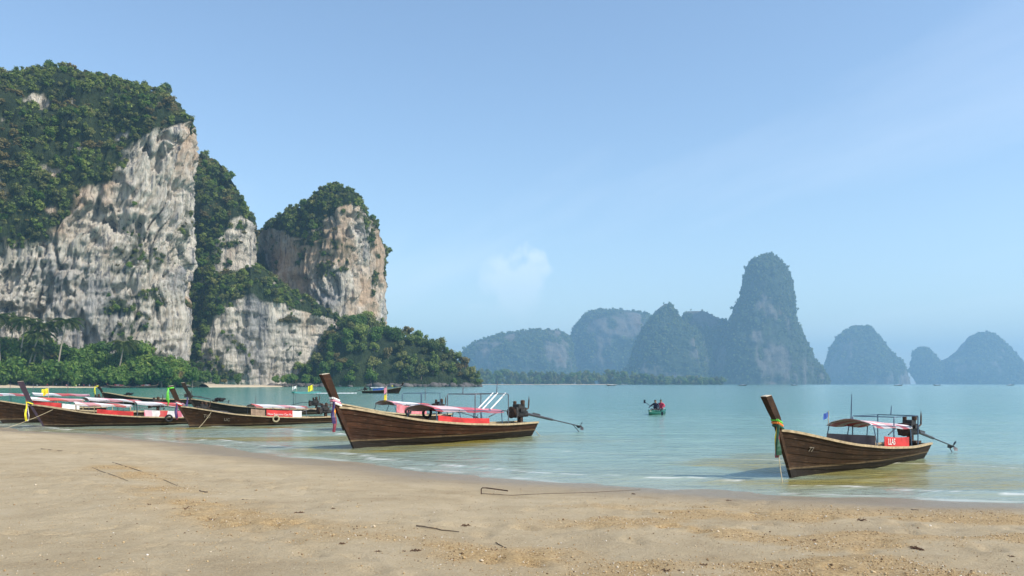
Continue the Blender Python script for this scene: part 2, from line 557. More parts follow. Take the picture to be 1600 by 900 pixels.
t.bump(t.math('ADD', t.math('ADD', t.math('MULTIPLY', fine, 0.7), t.math('MULTIPLY', foots, 0.8)), t.math('MULTIPLY', mid, 0.8)), 0.9, 0.05)
SAND = t.m
beach = link('beach', grid_mesh('beach', np.stack([XX, YY, ZZ], -1), {'wet': wet, 'grit': GR}), SAND, smooth=True)
tag(beach, 'pale tan sand beach sloping down to the water', None, None, 'structure')

# sea: fan grid, finer towards the beach
ys = np.concatenate([11.0 * (60 / 11.0) ** np.linspace(0, 1, 400)[:-1], 60.0 * (13500 / 60.0) ** np.linspace(0, 1, 155)])
ss = np.linspace(-1.25, 1.25, 420)
YY, SS = np.meshgrid(ys, ss, indexing='ij')
XX = SS * (YY + 14)
_, SD = ground_z(XX, YY, False)
depth = np.clip(-SD * 0.052, 0, 3)
fade = np.exp(-YY / 160.0)
ZW = fade * (0.018 * fbm(XX * 0.9 + YY * 0.3, YY * 1.5, 0, 3, 11) + 0.03 * fbm(XX * 0.14, YY * 0.4, 0, 2, 13))
# small breakers running along the shore
foam = np.zeros_like(SD)
for off, amp, w, sd_ in ((-1.3, 0.05, 0.35, 3), (-3.9, 0.07, 0.55, 9), (-7.0, 0.05, 0.45, 15)):
    jig = 0.55 * fbm(XX * 0.22, YY * 0.22, 0, 3, 91 + sd_)
    e = (SD - off - jig)
    seg = sstep(-0.25, 0.45, vn(XX * 0.12, YY * 0.16, 0, 120 + sd_) + (0.25 if off == -1.3 else -0.12))
    ZW = ZW + amp * seg * np.exp(-(e / w) ** 2)
    fm = np.exp(-((e - 0.2 * w + 0.12 * fbm(XX * 0.9, YY * 0.9, 0, 3, 170 + sd_)) / (0.2 * w)) ** 2) * seg * sstep(-0.35, 0.5, fbm(XX * 2.6, YY * 3.4, 0, 4, 140 + sd_, 0.65))
    foam = np.maximum(foam, fm)
edge = np.exp(-((SD + 0.05 - 0.3 * fbm(XX * 0.5, YY * 0.5, 0, 3, 201)) / 0.16) ** 2) * sstep(-0.1, 0.6, fbm(XX * 2.0, YY * 2.0, 0, 3, 205))
foam = np.clip(np.maximum(foam * 0.8, edge * 0.35), 0, 1) * (YY < 70)
ZW = ZW * sstep(0.6, -0.6, SD) + 0.004
ZW = np.where(SD > 1.5, -0.12, ZW)
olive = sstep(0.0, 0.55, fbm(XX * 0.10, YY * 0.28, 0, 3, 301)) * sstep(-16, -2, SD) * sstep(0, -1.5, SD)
for (ox, oy, rx, ry, an) in ((-1.6, 30.2, 5.2, 1.7, 0.85), (-4.0, 26.6, 3.0, 0.9, 0.4), (10.6, 20.9, 3.2, 1.1, 0.73), (8.4, 18.6, 2.2, 0.7, 0.4), (-17, 39.5, 6, 1.6, 0.55), (-11, 41.5, 4, 1.2, 0.6)):  # olive blobs beside the hulls paint in the reflection of hull and sand
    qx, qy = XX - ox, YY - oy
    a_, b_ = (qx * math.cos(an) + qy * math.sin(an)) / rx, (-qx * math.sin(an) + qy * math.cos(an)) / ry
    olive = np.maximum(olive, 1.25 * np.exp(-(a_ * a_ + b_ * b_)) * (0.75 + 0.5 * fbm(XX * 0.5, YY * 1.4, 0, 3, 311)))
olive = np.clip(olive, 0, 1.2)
pale_zone = sstep(-1, 1, (XX + 18 + 0.16 * YY) / (10 + 0.12 * YY))  # water body paler right of this slanted line, greener to its left
t = NT('sea_water')
dp = t.attr('depth')
body = t.ramp(t.math('MULTIPLY', dp, 0.4, clamp=True), [(0.0, (0.36, 0.33, 0.22)), (0.10, (0.30, 0.36, 0.26)), (0.30, (0.20, 0.345, 0.275)), (1.0, (0.085, 0.27, 0.235))])
body = t.mix(t.math('MULTIPLY', t.math('SUBTRACT', 1.0, t.attr('pale_zone')), t.math('MULTIPLY', dp, 0.9, clamp=True)), body, (0.025, 0.24, 0.19))
body = t.mix(t.math('MULTIPLY', t.attr('pale_zone'), 0.35), body, (0.25, 0.33, 0.285))
pat = t.noise(t.coord(scale=(0.02, 0.07, 1)), 1.0, 4)
body = t.mix(t.ramp(pat, [(0.4, 0.0), (0.7, 0.35)]), body, (0.12, 0.29, 0.26))
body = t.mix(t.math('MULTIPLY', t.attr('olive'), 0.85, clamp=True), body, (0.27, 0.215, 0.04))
t.col(body)
t.rough(0.12)
t.p.inputs['IOR'].default_value = 1.33
w1 = t.noise(t.coord(scale=(0.7, 1.5, 1)), 1.6, 5, 0.6)
w2 = t.noise(t.coord(scale=(0.12, 0.35, 1)), 1.0, 4, 0.6)
b = t.bump(t.math('ADD', t.math('MULTIPLY', w1, 0.35), w2), 0.8, 0.4)
fr = t.n('ShaderNodeFresnel'); fr.inputs[0].default_value = 1.33
t.l(b.outputs[0], fr.inputs['Normal'])
op = t.math('SUBTRACT', 1.0, t.math('POWER', 2.718, t.math('MULTIPLY', dp, -3.0)))
op = t.math('MAXIMUM', op, fr.outputs[0])
tp = t.n('ShaderNodeBsdfTransparent')
ms = t.n('ShaderNodeMixShader')
t.l(op, ms.inputs[0]); t.l(tp.outputs[0], ms.inputs[1]); t.l(t.p.outputs[0], ms.inputs[2])
fo = t.n('ShaderNodeBsdfDiffuse'); fo.inputs[0].default_value = (0.78, 0.78, 0.74, 1)
ms2 = t.n('ShaderNodeMixShader')
t.l(t.math('MULTIPLY', t.attr('foam'), 0.8), ms2.inputs[0]); t.l(ms.outputs[0], ms2.inputs[1]); t.l(fo.outputs[0], ms2.inputs[2])
t.l(ms2.outputs[0], t.out.inputs[0])
sea = link('sea', grid_mesh('sea', np.stack([XX, YY, ZW], -1), {'depth': depth, 'foam': foam, 'olive': olive, 'pale_zone': pale_zone}), t.m, smooth=True)
tag(sea, 'calm turquoise sea with small breakers at the beach', None, None, 'structure')

# ------------------------------------------------------------------ cliffs
def interp_path(path, n):
    p = np.array(path, float)
    xy = np.stack([(p[:, 0] - 800) / F * p[:, 1], p[:, 1]], -1)
    s = np.concatenate([[0], np.cumsum(np.hypot(*np.diff(xy, axis=0).T))])
    q = np.linspace(0, s[-1], n)
    out = [np.interp(q, s, xy[:, 0]), np.interp(q, s, xy[:, 1])]
    k = max(3, n // 60) | 1
    ker = np.ones(k) / k
    for i in (0, 1):
        a = np.pad(out[i], k // 2, mode='edge')
        out[i] = np.convolve(a, ker, 'valid')
    return q, out[0], out[1], s, p

def ridge_from_skyline(path, sky, lift):
    su, sv = [a for a, _ in sky], [b for _, b in sky]
    return [(u, Y, w, float(np.interp(800 - (800 - u) * Y / (Y + b), su, sv)) + lift, b) for (u, Y, w, _, b) in path]
def curtain(name, path, nS, nT, mat, seed, label, amp=1.0, slope_frac=0.42, caves=(), greens=(), slant=0.0):
    """cliff: path rows (u, Y, v_wall_top, v_ridge, setback of the ridge in m), walked so that the outside is on the walker's right"""
    q, X, Y, s, p = interp_path(path, nS)
    zw = np.interp(q, s, H + (600 - p[:, 2]) / F * p[:, 1])
    back = np.interp(q, s, p[:, 4])
    zt = np.interp(q, s, H + (600 - p[:, 3]) / F * (p[:, 1] + p[:, 4]))
    dx, dy = np.gradient(X), np.gradient(Y)
    k = max(3, nS // 40) | 1
    ker = np.ones(k) / k
    dx = np.convolve(np.pad(dx, k // 2, mode='edge'), ker, 'valid'); dy = np.convolve(np.pad(dy, k // 2, mode='edge'), ker, 'valid')
    L = np.hypot(dx, dy) + 1e-9
    nx, ny = dy / L, -dx / L                     # outward
    tt = np.linspace(0, 1, nT)
    tw = 1 - slope_frac - 0.1
    wall = np.clip(tt / tw, 0, 1)
    sl_ = np.clip((tt - tw) / slope_frac, 0, 1)
    bk = np.clip((tt - tw - slope_frac) / 0.1, 0, 1)
    A = lambda a: a[:, None]
    ridge_j = 1 + 0 * A(q)
    Z = -2 + (A(zw) + 2) * wall[None] + A(zt - zw) * np.sin(np.pi / 2 * sl_)[None] - A(zt * 0.5) * bk[None] ** 1.5
    inset = A(back) * (1 - np.cos(np.pi / 2 * sl_))[None] + A(back * 0.8 + 10) * bk[None] + 0.04 * Z * 0
    S2 = A(q) + 0 * Z
    # relief: buttresses, flutes, pockets
    big = fbm(S2 / 38, Z / 90, seed * 1.3, 3, seed)
    flute = fbm(S2 / 7.5 + 0.5 * big, Z / 60, 2.1, 3, seed + 3)
    fl2 = fbm(S2 / 2.6, Z / 22, 5.1, 3, seed + 5)
    lump = fbm(S2 / 16, Z / 16, 4.0, 4, seed + 7)
    led = fbm(S2 / 40, Z / 9, 7.7, 3, seed + 9)
    cave = sstep(0.42, 0.8, fbm(S2 / 15, Z / 22, 9.0, 3, seed + 11))
    onwall = sstep(1.02, 0.9, wall[None] * (tt < tw + 1e-6)[None] + (tt >= tw)[None] * 1.1)
    onwall = np.where(tt[None] < tw, 1.0, np.exp(-sl_[None] * 6.0))
    rib = vn(S2 / 55, Z / 60, 1.7, seed + 41)
    fa = sstep(-0.5, 0.5, rib + 0.4 * big)
    warp = S2 - slant * np.maximum(Z - 70, 0) + 5.0 * vn(S2 / 30, Z / 25, 8.2, seed + 43)
    fl2 = fbm(warp / 2.6, Z / 22, 5.1, 3, seed + 5)
    flute = fbm(warp / 8.5, Z / 55, 2.1, 3, seed + 3)
    fine3 = fbm(warp / 1.5, Z / 7, 3.9, 3, seed + 47, 0.6)
    U0 = 800 + F * A(X) / A(Y); V0 = 600 - F * (Z - H) / A(Y)
    hole = 0 * Z
    jx = 13 * fbm(S2 / 9, Z / 12, 2.0, 3, seed + 51, 0.6); jy = 15 * fbm(S2 / 5, Z / 16, 5.0, 3, seed + 53, 0.6)
    for (cu, cv, ru, rv, dp) in caves:
        ex, ey = (U0 + jx - cu) / ru, (V0 + jy - cv) / rv
        hole = np.maximum(hole, dp * sstep(1.0, 0.72, np.hypot(ex, np.where(ey < 0, ey, ey * 0.8))))
    d = -hole * (tt[None] < tw) + amp * (5.0 * big + onwall * (-(1.2 + 4.2 * fa) * np.exp(-(flute / 0.13) ** 2) - (0.7 + 1.7 * fa) * np.exp(-(fl2 / 0.16) ** 2) + 0.6 * fine3 + 1.6 * lump + 1.5 * (np.abs(led) - 0.3) * 2 - 5.0 * cave) + (1 - onwall) * (4.0 * lump + 1.5 * fl2))
    foot = sstep(22, 4, Z) * -3.5
    d = d + amp * foot * onwall
    # rock ribs on the upper slope
    Px = A(X) - A(nx) * inset + A(nx) * d
    Py = A(Y) - A(ny) * inset + A(ny) * d
    Z = Z + (1 - onwall) * (2.0 * lump + 1.2 * fl2) * amp
    slope_veg = (1 - onwall) * sstep(-0.75, -0.2, lump + 0.5 * led + 0.3)
    edge_n = fbm(S2 / 20, Z / 14, 3.3, 3, seed + 21)
    veg = np.clip(np.where(tt[None] >= tw, sstep(0.0, 0.07, sl_[None] + 0.07 * edge_n) * sstep(-0.95, -0.45, lump + 0.5 * led + 0.3), 0), 0, 1)
    patch = sstep(0.5, 0.85, led * 0.55 + 0.75 * fbm(S2 / 24, Z / 30, 6.6, 4, seed + 31))
    for (cu, cv, ru, rv) in greens:
        ex, ey = (U0 + jx * 1.5 - cu) / ru, (V0 + jy - cv) / rv
        patch = np.maximum(patch, sstep(1.0, 0.6, np.hypot(ex, ey)) * sstep(-0.5, 0.3, led + lump))
    patch = patch * (1 - sstep(1, 5, hole))
    veg = np.maximum(veg, patch * (tt[None] < tw) * 0.95)
    me = grid_mesh(name, np.stack([Px, Py, Z], -1), {'veg': np.clip(veg, 0, 1)})
    o = link(name, me, mat)
    tag(o, label, None, None, 'structure')
    return dict(o=o, P=np.stack([Px, Py, Z], -1), veg=veg, sl=np.broadcast_to(sl_[None], Z.shape), bk=np.broadcast_to(bk[None], Z.shape), nx=nx, ny=ny, Z=Z, patch=patch)

C1 = curtain('limestone_cliff', ridge_from_skyline([
    (-150, 490, 399, 145, 70), (-40, 505, 392, 127, 74), (0, 510, 412, 125, 78), (25, 514, 402, 121, 76), (50, 518, 389, 122, 74), (76, 522, 374, 137, 69),
    (100, 525, 350, 129, 65), (130, 530, 324, 126, 59), (165, 536, 292, 124, 52), (205, 543, 250, 126, 43), (240, 550, 212, 136, 32), (262, 555, 204, 140, 26),
    (279, 561, 196, 155, 18), (291, 567, 190, 173, 10), (297, 575, 194, 193, 5), (296, 590, 204, 205, 5), (292, 620, 219, 220, 6), (280, 680, 244, 240, 8), (262, 760, 304, 305, 8)], [(-200, 130), (0, 110), (25, 106), (50, 107), (70, 118), (80, 129), (90, 122), (104, 113), (130, 111), (165, 107), (205, 110), (240, 121), (262, 126), (280, 140), (292, 160), (299, 184), (306, 230)], 13),
    480, 350, ROCK, 3, 'pale limestone sea cliff with a jungle-covered shoulder, tallest in the bay', 1.0,
    caves=[(138, 340, 32, 24, 11), (170, 330, 12, 18, 8), (8, 432, 26, 13, 7), (44, 486, 30, 17, 9), (132, 520, 16, 28, 9), (60, 345, 14, 20, 7), (75, 370, 10, 26, 6), (240, 240, 20, 12, 6), (262, 218, 14, 8, 5), (276, 296, 12, 9, 5), (226, 380, 9, 30, 6), (282, 402, 14, 22, 6), (108, 440, 7, 30, 4), (128, 446, 6, 24, 4), (210, 540, 40, 9, 8), (100, 415, 6, 40, 4)],
    greens=[(190, 430, 22, 16), (170, 460, 14, 14), (195, 490, 24, 16), (180, 520, 26, 16), (225, 500, 18, 10), (235, 470, 14, 10), (250, 425, 22, 8), (230, 560, 30, 14), (8, 365, 12, 24), (270, 560, 20, 30)], slant=0.35)
CM = curtain('limestone_cliff', [
    (215, 690, 580, 252, 54), (240, 668, 575, 258, 54), (261, 655, 570, 264, 54), (289, 648, 545, 278, 50), (315, 648, 440, 290, 38), (335, 650, 378, 300, 30), (362, 654, 352, 303, 20),
    (379, 660, 340, 308, 13), (392, 668, 346, 328, 8), (398, 680, 360, 350, 5), (399, 705, 380, 368, 5), (393, 770, 425, 415, 5)],
    230, 220, ROCK, 23, 'green-draped limestone tower between the two big cliffs', 0.8, greens=[(325, 400, 26, 60), (300, 460, 12, 90), (340, 350, 22, 30), (395, 350, 10, 16), (318, 330, 20, 60)])
CL = curtain('limestone_cliff', [
    (250, 640, 520, 470, 12), (285, 622, 575, 446, 34), (312, 614, 560, 434, 36), (332, 614, 500, 430, 34), (350, 616, 482, 428, 32), (395, 624, 470, 420, 34), (430, 634, 474, 428, 30), (465, 645, 486, 452, 24),
    (495, 656, 492, 470, 16), (515, 668, 500, 486, 8), (530, 690, 505, 495, 6), (528, 730, 520, 510, 6)],
    280, 190, ROCK, 41, 'low pale limestone buttress with a green ledge along its top', 0.75, caves=[(465, 520, 10, 8, 4)], greens=[(308, 520, 14, 50), (446, 540, 9, 18), (350, 555, 16, 14), (375, 560, 18, 16), (312, 575, 14, 20)])
C2 = curtain('limestone_cliff', [
    (398, 800, 375, 370, 5), (409, 775, 365, 360, 6), (420, 745, 355, 344, 8), (433, 712, 363, 327, 16), (450, 700, 375, 320, 22), (470, 695, 375, 312, 28), (488, 692, 363, 298, 30), (510, 690, 348, 291, 30),
    (530, 690, 328, 289, 28), (548, 694, 318, 293, 22), (562, 704, 325, 308, 16), (573, 718, 341, 333, 10), (588, 736, 355, 353, 7), (598, 752, 369, 368, 5), (601, 770, 387, 386, 4), (600, 800, 395, 394, 4), (593, 870, 423, 423, 4)],
    380, 260, ROCK_WARM, 57, 'sheer limestone cliff with a warm orange face above the wooded headland', 0.85, caves=[(556, 345, 9, 26, 7), (560, 400, 5, 30, 3)], greens=[(480, 380, 34, 30), (505, 350, 26, 30), (465, 350, 22, 30), (500, 410, 18, 16), (455, 410, 14, 30), (528, 410, 6, 16)])

# ------------------------------------------------------------------ foliage meshes
def crown_mesh(name, seed, nleaf, mat, lumps=10, leaf=0.15, flat=1.0):
    r = np.random.RandomState(seed)
    C = r.normal(size=(lumps, 3)); C /= np.linalg.norm(C, axis=1)[:, None]
    C *= r.uniform(0.25, 0.8, (lumps, 1)); C[:, 2] = C[:, 2] * 0.85 + 0.12
    R = r.uniform(0.16, 0.46, lumps)
    k = r.randint(0, lumps, nleaf)
    D = r.normal(size=(nleaf, 3)); D /= np.linalg.norm(D, axis=1)[:, None]
    D[:, 2] = np.where(D[:, 2] < -0.35, -D[:, 2], D[:, 2])
    P = C[k] + D * R[k][:, None] * np.clip(r.normal(0.98, 0.2, (nleaf, 1)), 0.5, 1.5)
    P[:, 2] *= flat
    N = D + 0.75 * r.normal(size=(nleaf, 3)); N[:, 2] += 0.35
    N /= np.linalg.norm(N, axis=1)[:, None]
    T = np.cross(N, r.normal(size=(nleaf, 3))); T /= np.linalg.norm(T, axis=1)[:, None] + 1e-9
    B = np.cross(N, T)
    sz = leaf * r.uniform(0.55, 1.25, (nleaf, 1))
    a = P - T * sz; b = P + B * sz * 0.6 - N * sz * 0.2; c_ = P + T * sz; d = P - B * sz * 0.6 - N * sz * 0.2
    V = np.stack([a, b, c_, d], 1).reshape(-1, 3)
    Fq = np.arange(nleaf * 4).reshape(-1, 4)
    verts = [tuple(v) for v in V]; faces = [tuple(f) for f in Fq]
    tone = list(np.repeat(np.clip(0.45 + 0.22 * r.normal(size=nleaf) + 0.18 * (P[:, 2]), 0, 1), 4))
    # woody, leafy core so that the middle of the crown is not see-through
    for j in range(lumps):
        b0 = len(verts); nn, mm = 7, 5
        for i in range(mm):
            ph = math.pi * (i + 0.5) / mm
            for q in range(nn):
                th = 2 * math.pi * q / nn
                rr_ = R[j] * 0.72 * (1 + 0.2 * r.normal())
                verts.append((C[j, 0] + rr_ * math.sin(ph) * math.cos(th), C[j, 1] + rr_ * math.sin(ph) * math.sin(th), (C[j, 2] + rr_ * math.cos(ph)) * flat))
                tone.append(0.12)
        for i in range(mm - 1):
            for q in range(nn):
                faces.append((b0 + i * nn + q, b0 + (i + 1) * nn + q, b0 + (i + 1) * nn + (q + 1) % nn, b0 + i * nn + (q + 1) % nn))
    me = bpy.data.meshes.new(name)
    me.from_pydata(verts, [], faces)
    at = me.attributes.new('tone', 'FLOAT', 'POINT')
    at.data.foreach_set('value', np.array(tone, np.float32))
    me.materials.append(mat)
    me.update()
    return me
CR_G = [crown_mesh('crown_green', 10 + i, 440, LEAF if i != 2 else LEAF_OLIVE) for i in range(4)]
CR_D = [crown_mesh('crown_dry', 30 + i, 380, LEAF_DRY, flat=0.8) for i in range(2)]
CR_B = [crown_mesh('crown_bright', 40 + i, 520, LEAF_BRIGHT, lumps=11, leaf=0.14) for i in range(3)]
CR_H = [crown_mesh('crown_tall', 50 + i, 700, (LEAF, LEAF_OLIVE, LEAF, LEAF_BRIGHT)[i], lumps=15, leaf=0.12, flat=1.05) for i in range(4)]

def scatter(name, pts, scl, variants, label, seed):
    """countless bushes as one object: points with an instance modifier, one modifier per bush shape"""
    r = np.random.RandomState(seed)
    n = len(pts)
    me = bpy.data.meshes.new(name)
    me.vertices.add(n)
    me.vertices.foreach_set('co', np.asarray(pts, np.float32).reshape(-1))
    a = me.attributes.new('scl', 'FLOAT', 'POINT'); a.data.foreach_set('value', np.asarray(scl, np.float32))
    a = me.attributes.new('rz', 'FLOAT_VECTOR', 'POINT')
    rot = np.stack([r.uniform(-0.3, 0.3, n), r.uniform(-0.3, 0.3, n), r.uniform(0, 6.28, n)], -1)
    a.data.foreach_set('vector', rot.astype(np.float32).reshape(-1))
    a = me.attributes.new('kind_id', 'INT', 'POINT'); a.data.foreach_set('value', r.randint(0, len(variants), n).astype(np.int32))
    o = bpy.data.objects.new(name, me)
    COL.objects.link(o)
    tag(o, label, None, None, 'stuff')
    g = bpy.data.node_groups.new(name, 'GeometryNodeTree')
    g.interface.new_socket('Geometry', in_out='INPUT', socket_type='NodeSocketGeometry')
    g.interface.new_socket('Geometry', in_out='OUTPUT', socket_type='NodeSocketGeometry')
    gi = g.nodes.new('NodeGroupInput'); go = g.nodes.new('NodeGroupOutput')
    jn = g.nodes.new('GeometryNodeJoinGeometry')
    def na(nm, ty):
        q = g.nodes.new('GeometryNodeInputNamedAttribute'); q.data_type = ty; q.inputs['Name'].default_value = nm
        return q.outputs['Attribute']
    sA, rA, kA = na('scl', 'FLOAT'), na('rz', 'FLOAT_VECTOR'), na('kind_id', 'INT')
    for i, m in enumerate(variants):
        vo = bpy.data.objects.new('bush_shape', m)
        oi = g.nodes.new('GeometryNodeObjectInfo'); oi.inputs['Object'].default_value = vo; oi.inputs['As Instance'].default_value = True
        cp = g.nodes.new('FunctionNodeCompare'); cp.data_type = 'INT'; cp.operation = 'EQUAL'
        g.links.new(kA, cp.inputs[2]); cp.inputs[3].default_value = i
        ip = g.nodes.new('GeometryNodeInstanceOnPoints')
        g.links.new(gi.outputs[0], ip.inputs['Points'])
        g.links.new(cp.outputs[0], ip.inputs['Selection'])
        g.links.new(oi.outputs['Geometry'], ip.inputs['Instance'])
        g.links.new(rA, ip.inputs['Rotation']); g.links.new(sA, ip.inputs['Scale'])
        g.links.new(ip.outputs[0], jn.inputs[0])
    g.links.new(jn.outputs[0], go.inputs[0])
    md = o.modifiers.new('scatter', 'NODES'); md.node_group = g
    return o

def veg_points(Cd, n_slope, n_patch, seed, smin, smax):
    r = np.random.RandomState(seed)
    P = Cd['P'].reshape(-1, 3)
    # weight by quad area so that bushes spread evenly
    G = Cd['P']
    e1 = np.linalg.norm(np.gradient(G, axis=0), axis=2); e2 = np.linalg.norm(np.gradient(G, axis=1), axis=2)
    area = (e1 * e2).reshape(-1)
    slope = ((Cd['sl'].reshape(-1) > 0) & (Cd['bk'].reshape(-1) < 0.6)) * Cd['veg'].reshape(-1) * area
    wallp = (Cd['sl'].reshape(-1) <= 0) * Cd['patch'].reshape(-1) * area * (P[:, 2] > 6)
    out, sc_ = [], []
    for w, n, k in ((slope, n_slope, 1.0), (wallp, n_patch, 0.6)):
        if w.sum() <= 0 or n == 0: continue
        i = r.choice(len(P), n, p=w / w.sum())
        out.append(P[i] + r.normal(size=(n, 3)) * 0.6)
        sc_.append(np.clip(r.lognormal(0, 0.38, n), 0.45, 2.0) * (smin + smax) * 0.42 * k)
    return np.concatenate(out), np.concatenate(sc_)
def split_dry(pts, scl, seed, thr):
    d = fbm(pts[:, 0] / 22, pts[:, 2] / 16, pts[:, 1] / 40, 3, seed) > thr
    return (pts[~d], scl[~d]), (pts[d], scl[d])
dryP, dryS = [], []
for Cd, ns, npch, seed, a, b_, thr, lab in (
        (C1, 3000, 480, 1, 1.8, 4.6, 0.42, 'dense dark jungle covering the shoulder of the tallest cliff'),
        (CM, 1500, 420, 2, 2.0, 4.6, 0.55, 'dense jungle draped over the limestone tower'),
        (CL, 680, 160, 3, 1.8, 4.6, 0.5, 'green thicket along the ledge of the low buttress'),
        (C2, 900, 420, 4, 2.0, 4.6, 0.75, 'dark forest capping the orange-faced cliff')):
    p_, s_ = veg_points(Cd, ns, npch, seed, a, b_)
    (gp, gs), (dp_, ds_) = split_dry(p_, s_, seed + 70, thr)
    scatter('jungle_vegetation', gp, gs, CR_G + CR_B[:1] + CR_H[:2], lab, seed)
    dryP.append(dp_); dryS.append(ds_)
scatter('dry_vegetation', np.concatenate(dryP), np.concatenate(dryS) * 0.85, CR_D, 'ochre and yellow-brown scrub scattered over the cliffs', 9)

# ------------------------------------------------------------------ far beach, headland and trees
def lump_terrain(name, rows, Y0, depth_half, mat, label, nS=160, nT=70, seed=5, amp=1.0, veg=1.0):
    """rounded hill from a skyline: rows (u, v) at distance Y0"""
    p = np.array(rows, float)
    u = np.linspace(p[0, 0], p[-1, 0], nS)
    v = np.interp(u, p[:, 0], p[:, 1])
    X = (u - 800) / F * Y0
    zt = H + (600 - v) / F * Y0
    th = np.linspace(-1, 1, nT)
    A = lambda a: a[:, None]
    hh = np.maximum(zt, 0.3)
    Yg = Y0 + th[None] * depth_half * (0.35 + 0.65 * A(np.clip(hh / hh.max(), 0, 1)))
    Zg = -1.5 + (A(hh) + 1.5) * np.cos(th * np.pi / 2)[None] ** 0.7
    Xg = A(X) + 0 * Zg
    nz = fbm(Xg / 14, Yg / 14, Zg / 14, 4, seed)
    Zg = Zg + amp * nz * np.minimum(1, np.maximum(Zg, 0) / 6)
    return link(name, grid_mesh(name, np.stack([Xg, Yg, Zg], -1), {'veg': np.full(Zg.shape, veg)}), mat, smooth=True), Xg, Yg, Zg
far_sand = plain('far_sand', (0.52, 0.42, 0.29), 0.9, 0, 0.15, 0.2)
def strip(name, front, back, z0, z1s, mat, label):
    n = len(front)
    P = []
    for (fx, fy), (bx, by), z1 in zip(front, back, z1s if isinstance(z1s, list) else [z1s] * n):
        P.append([(fx, fy, -0.6), (fx + (bx - fx) * 0.03, fy + (by - fy) * 0.03, z0), (fx + (bx - fx) * 0.4, fy + (by - fy) * 0.4, (z0 + z1) / 2), (bx, by, z1)])
    o = link(name, grid_mesh(name, np.array(P, float)), mat)
    return tag(o, label, None, None, 'structure')
strip('far_beach', [(-430, 380), (-330, 452), (-250, 470), (-205, 500), (-180, 560), (-172, 600)], [(-520, 520), (-330, 540), (-245, 565), (-215, 600), (-190, 640), (-178, 660)], 0.3, [6.0, 6.0, 4.0, 1.8, 1.3, 1.0], far_sand, 'narrow sand beach at the foot of the cliffs')

FBX = np.array([-430, -330, -250, -205, -180, -172.]); FBF = np.array([380, 452, 470, 500, 560, 600.]); FBB = np.array([520, 540, 565, 600, 640, 660.])
def far_z(x, y):
    f, b = np.interp(x, FBX, FBF), np.interp(x, FBX, FBB)
    zb = float(np.interp(x, FBX, [6.0, 6.0, 4.0, 1.8, 1.3, 1.0]))
    return float(np.interp((y - f) / (b - f), [0.03, 0.4, 1.0], [0.3, (0.3 + zb) / 2, zb]))
hl, hx, hy, hz = lump_terrain('headland', [(415, 592), (440, 574), (480, 560), (500, 552), (520, 520), (548, 505), (575, 500), (598, 520), (620, 530), (640, 528), (665, 540), (690, 548), (708, 565), (730, 580), (748, 594), (752, 599)], 668, 42, ROCK, '', 150, 70, 8, 1.2)
tag(hl, 'rocky wooded headland running out into the bay', None, None, 'structure')

def tree(name, loc, s, crown, trunk_me, label, group, sz=1.0, rz=0.0):
    e = empty(name, loc, rz)
    tag(e, label, 'tree', group)
    c = link('crown', crown, None, e)
    c.scale = (s, s, s * sz)
    c.location = (0, 0, s * 0.95)
    tr = link('trunk', trunk_me, BARK, e)
    tr.scale = (s, s, s)
    return e
def trunk_mesh(seed):
    r = random.Random(seed)
    m = MB()
    pts = [(0, 0, -0.4), (0.03, 0.02, 0.1), (0.05 * r.uniform(-1, 1), 0.05, 0.5), (0.08 * r.uniform(-1, 1), 0.0, 0.95)]
    m.tube(pts, [0.085, 0.06, 0.05, 0.03], 7)
    for k in range(4):
        a = k * 1.6 + r.random()
        m.tube([pts[2], (0.25 * math.cos(a), 0.25 * math.sin(a), 0.78), (0.45 * math.cos(a), 0.45 * math.sin(a), 1.05)], [0.035, 0.025, 0.012], 5)
    me = bpy.data.meshes.new('trunk'); me.from_pydata(m.v, [], m.f); me.update()
    return me
TR = [trunk_mesh(i) for i in range(3)]
r = np.random.RandomState(12)
# trees on the headland: spread over the side that faces the bay
fy = hy.reshape(-1); fx = hx.reshape(-1); fz = hz.reshape(-1)
ok = np.where((fz > 0.8) & (fy < 690))[0]
chosen = []
tries = 0
while len(chosen) < 150 and tries < 9000:
    tries += 1
    i = ok[r.randint(len(ok))]
    s_ = r.uniform(3.6, 7.4) * (0.62 if fz[i] < 4 else 1)
    if all((fx[i] - a) ** 2 + ((fy[i] - b) * 0.8) ** 2 + (fz[i] - c) ** 2 > (0.62 * (s_ + q)) ** 2 for a, b, c, q in chosen):
        chosen.append((fx[i], fy[i], fz[i], s_))
for k, (a, b, c, s_) in enumerate(chosen):
    low = c < 5
    me = (CR_B[k % 3] if low and k % 3 else CR_H[k % 4]) if k % 9 else CR_D[k % 2]
    tree('jungle_tree', (a, b, c - 0.3 * s_), s_, me, TR[k % 3], ('ochre-crowned tree in the wood on the rocky headland' if me in CR_D else 'bright green tree low down on the rocky headland' if me in CR_B else ('olive-crowned tree in the wood on the rocky headland' if me is CR_H[1] else 'light green broad-crowned tree in the wood on the rocky headland' if me is CR_H[3] else 'dark broad-crowned tree in the wood on the rocky headland')), 'trees on the wooded headland', r.uniform(0.9, 1.25), r.uniform(0, 6.28))
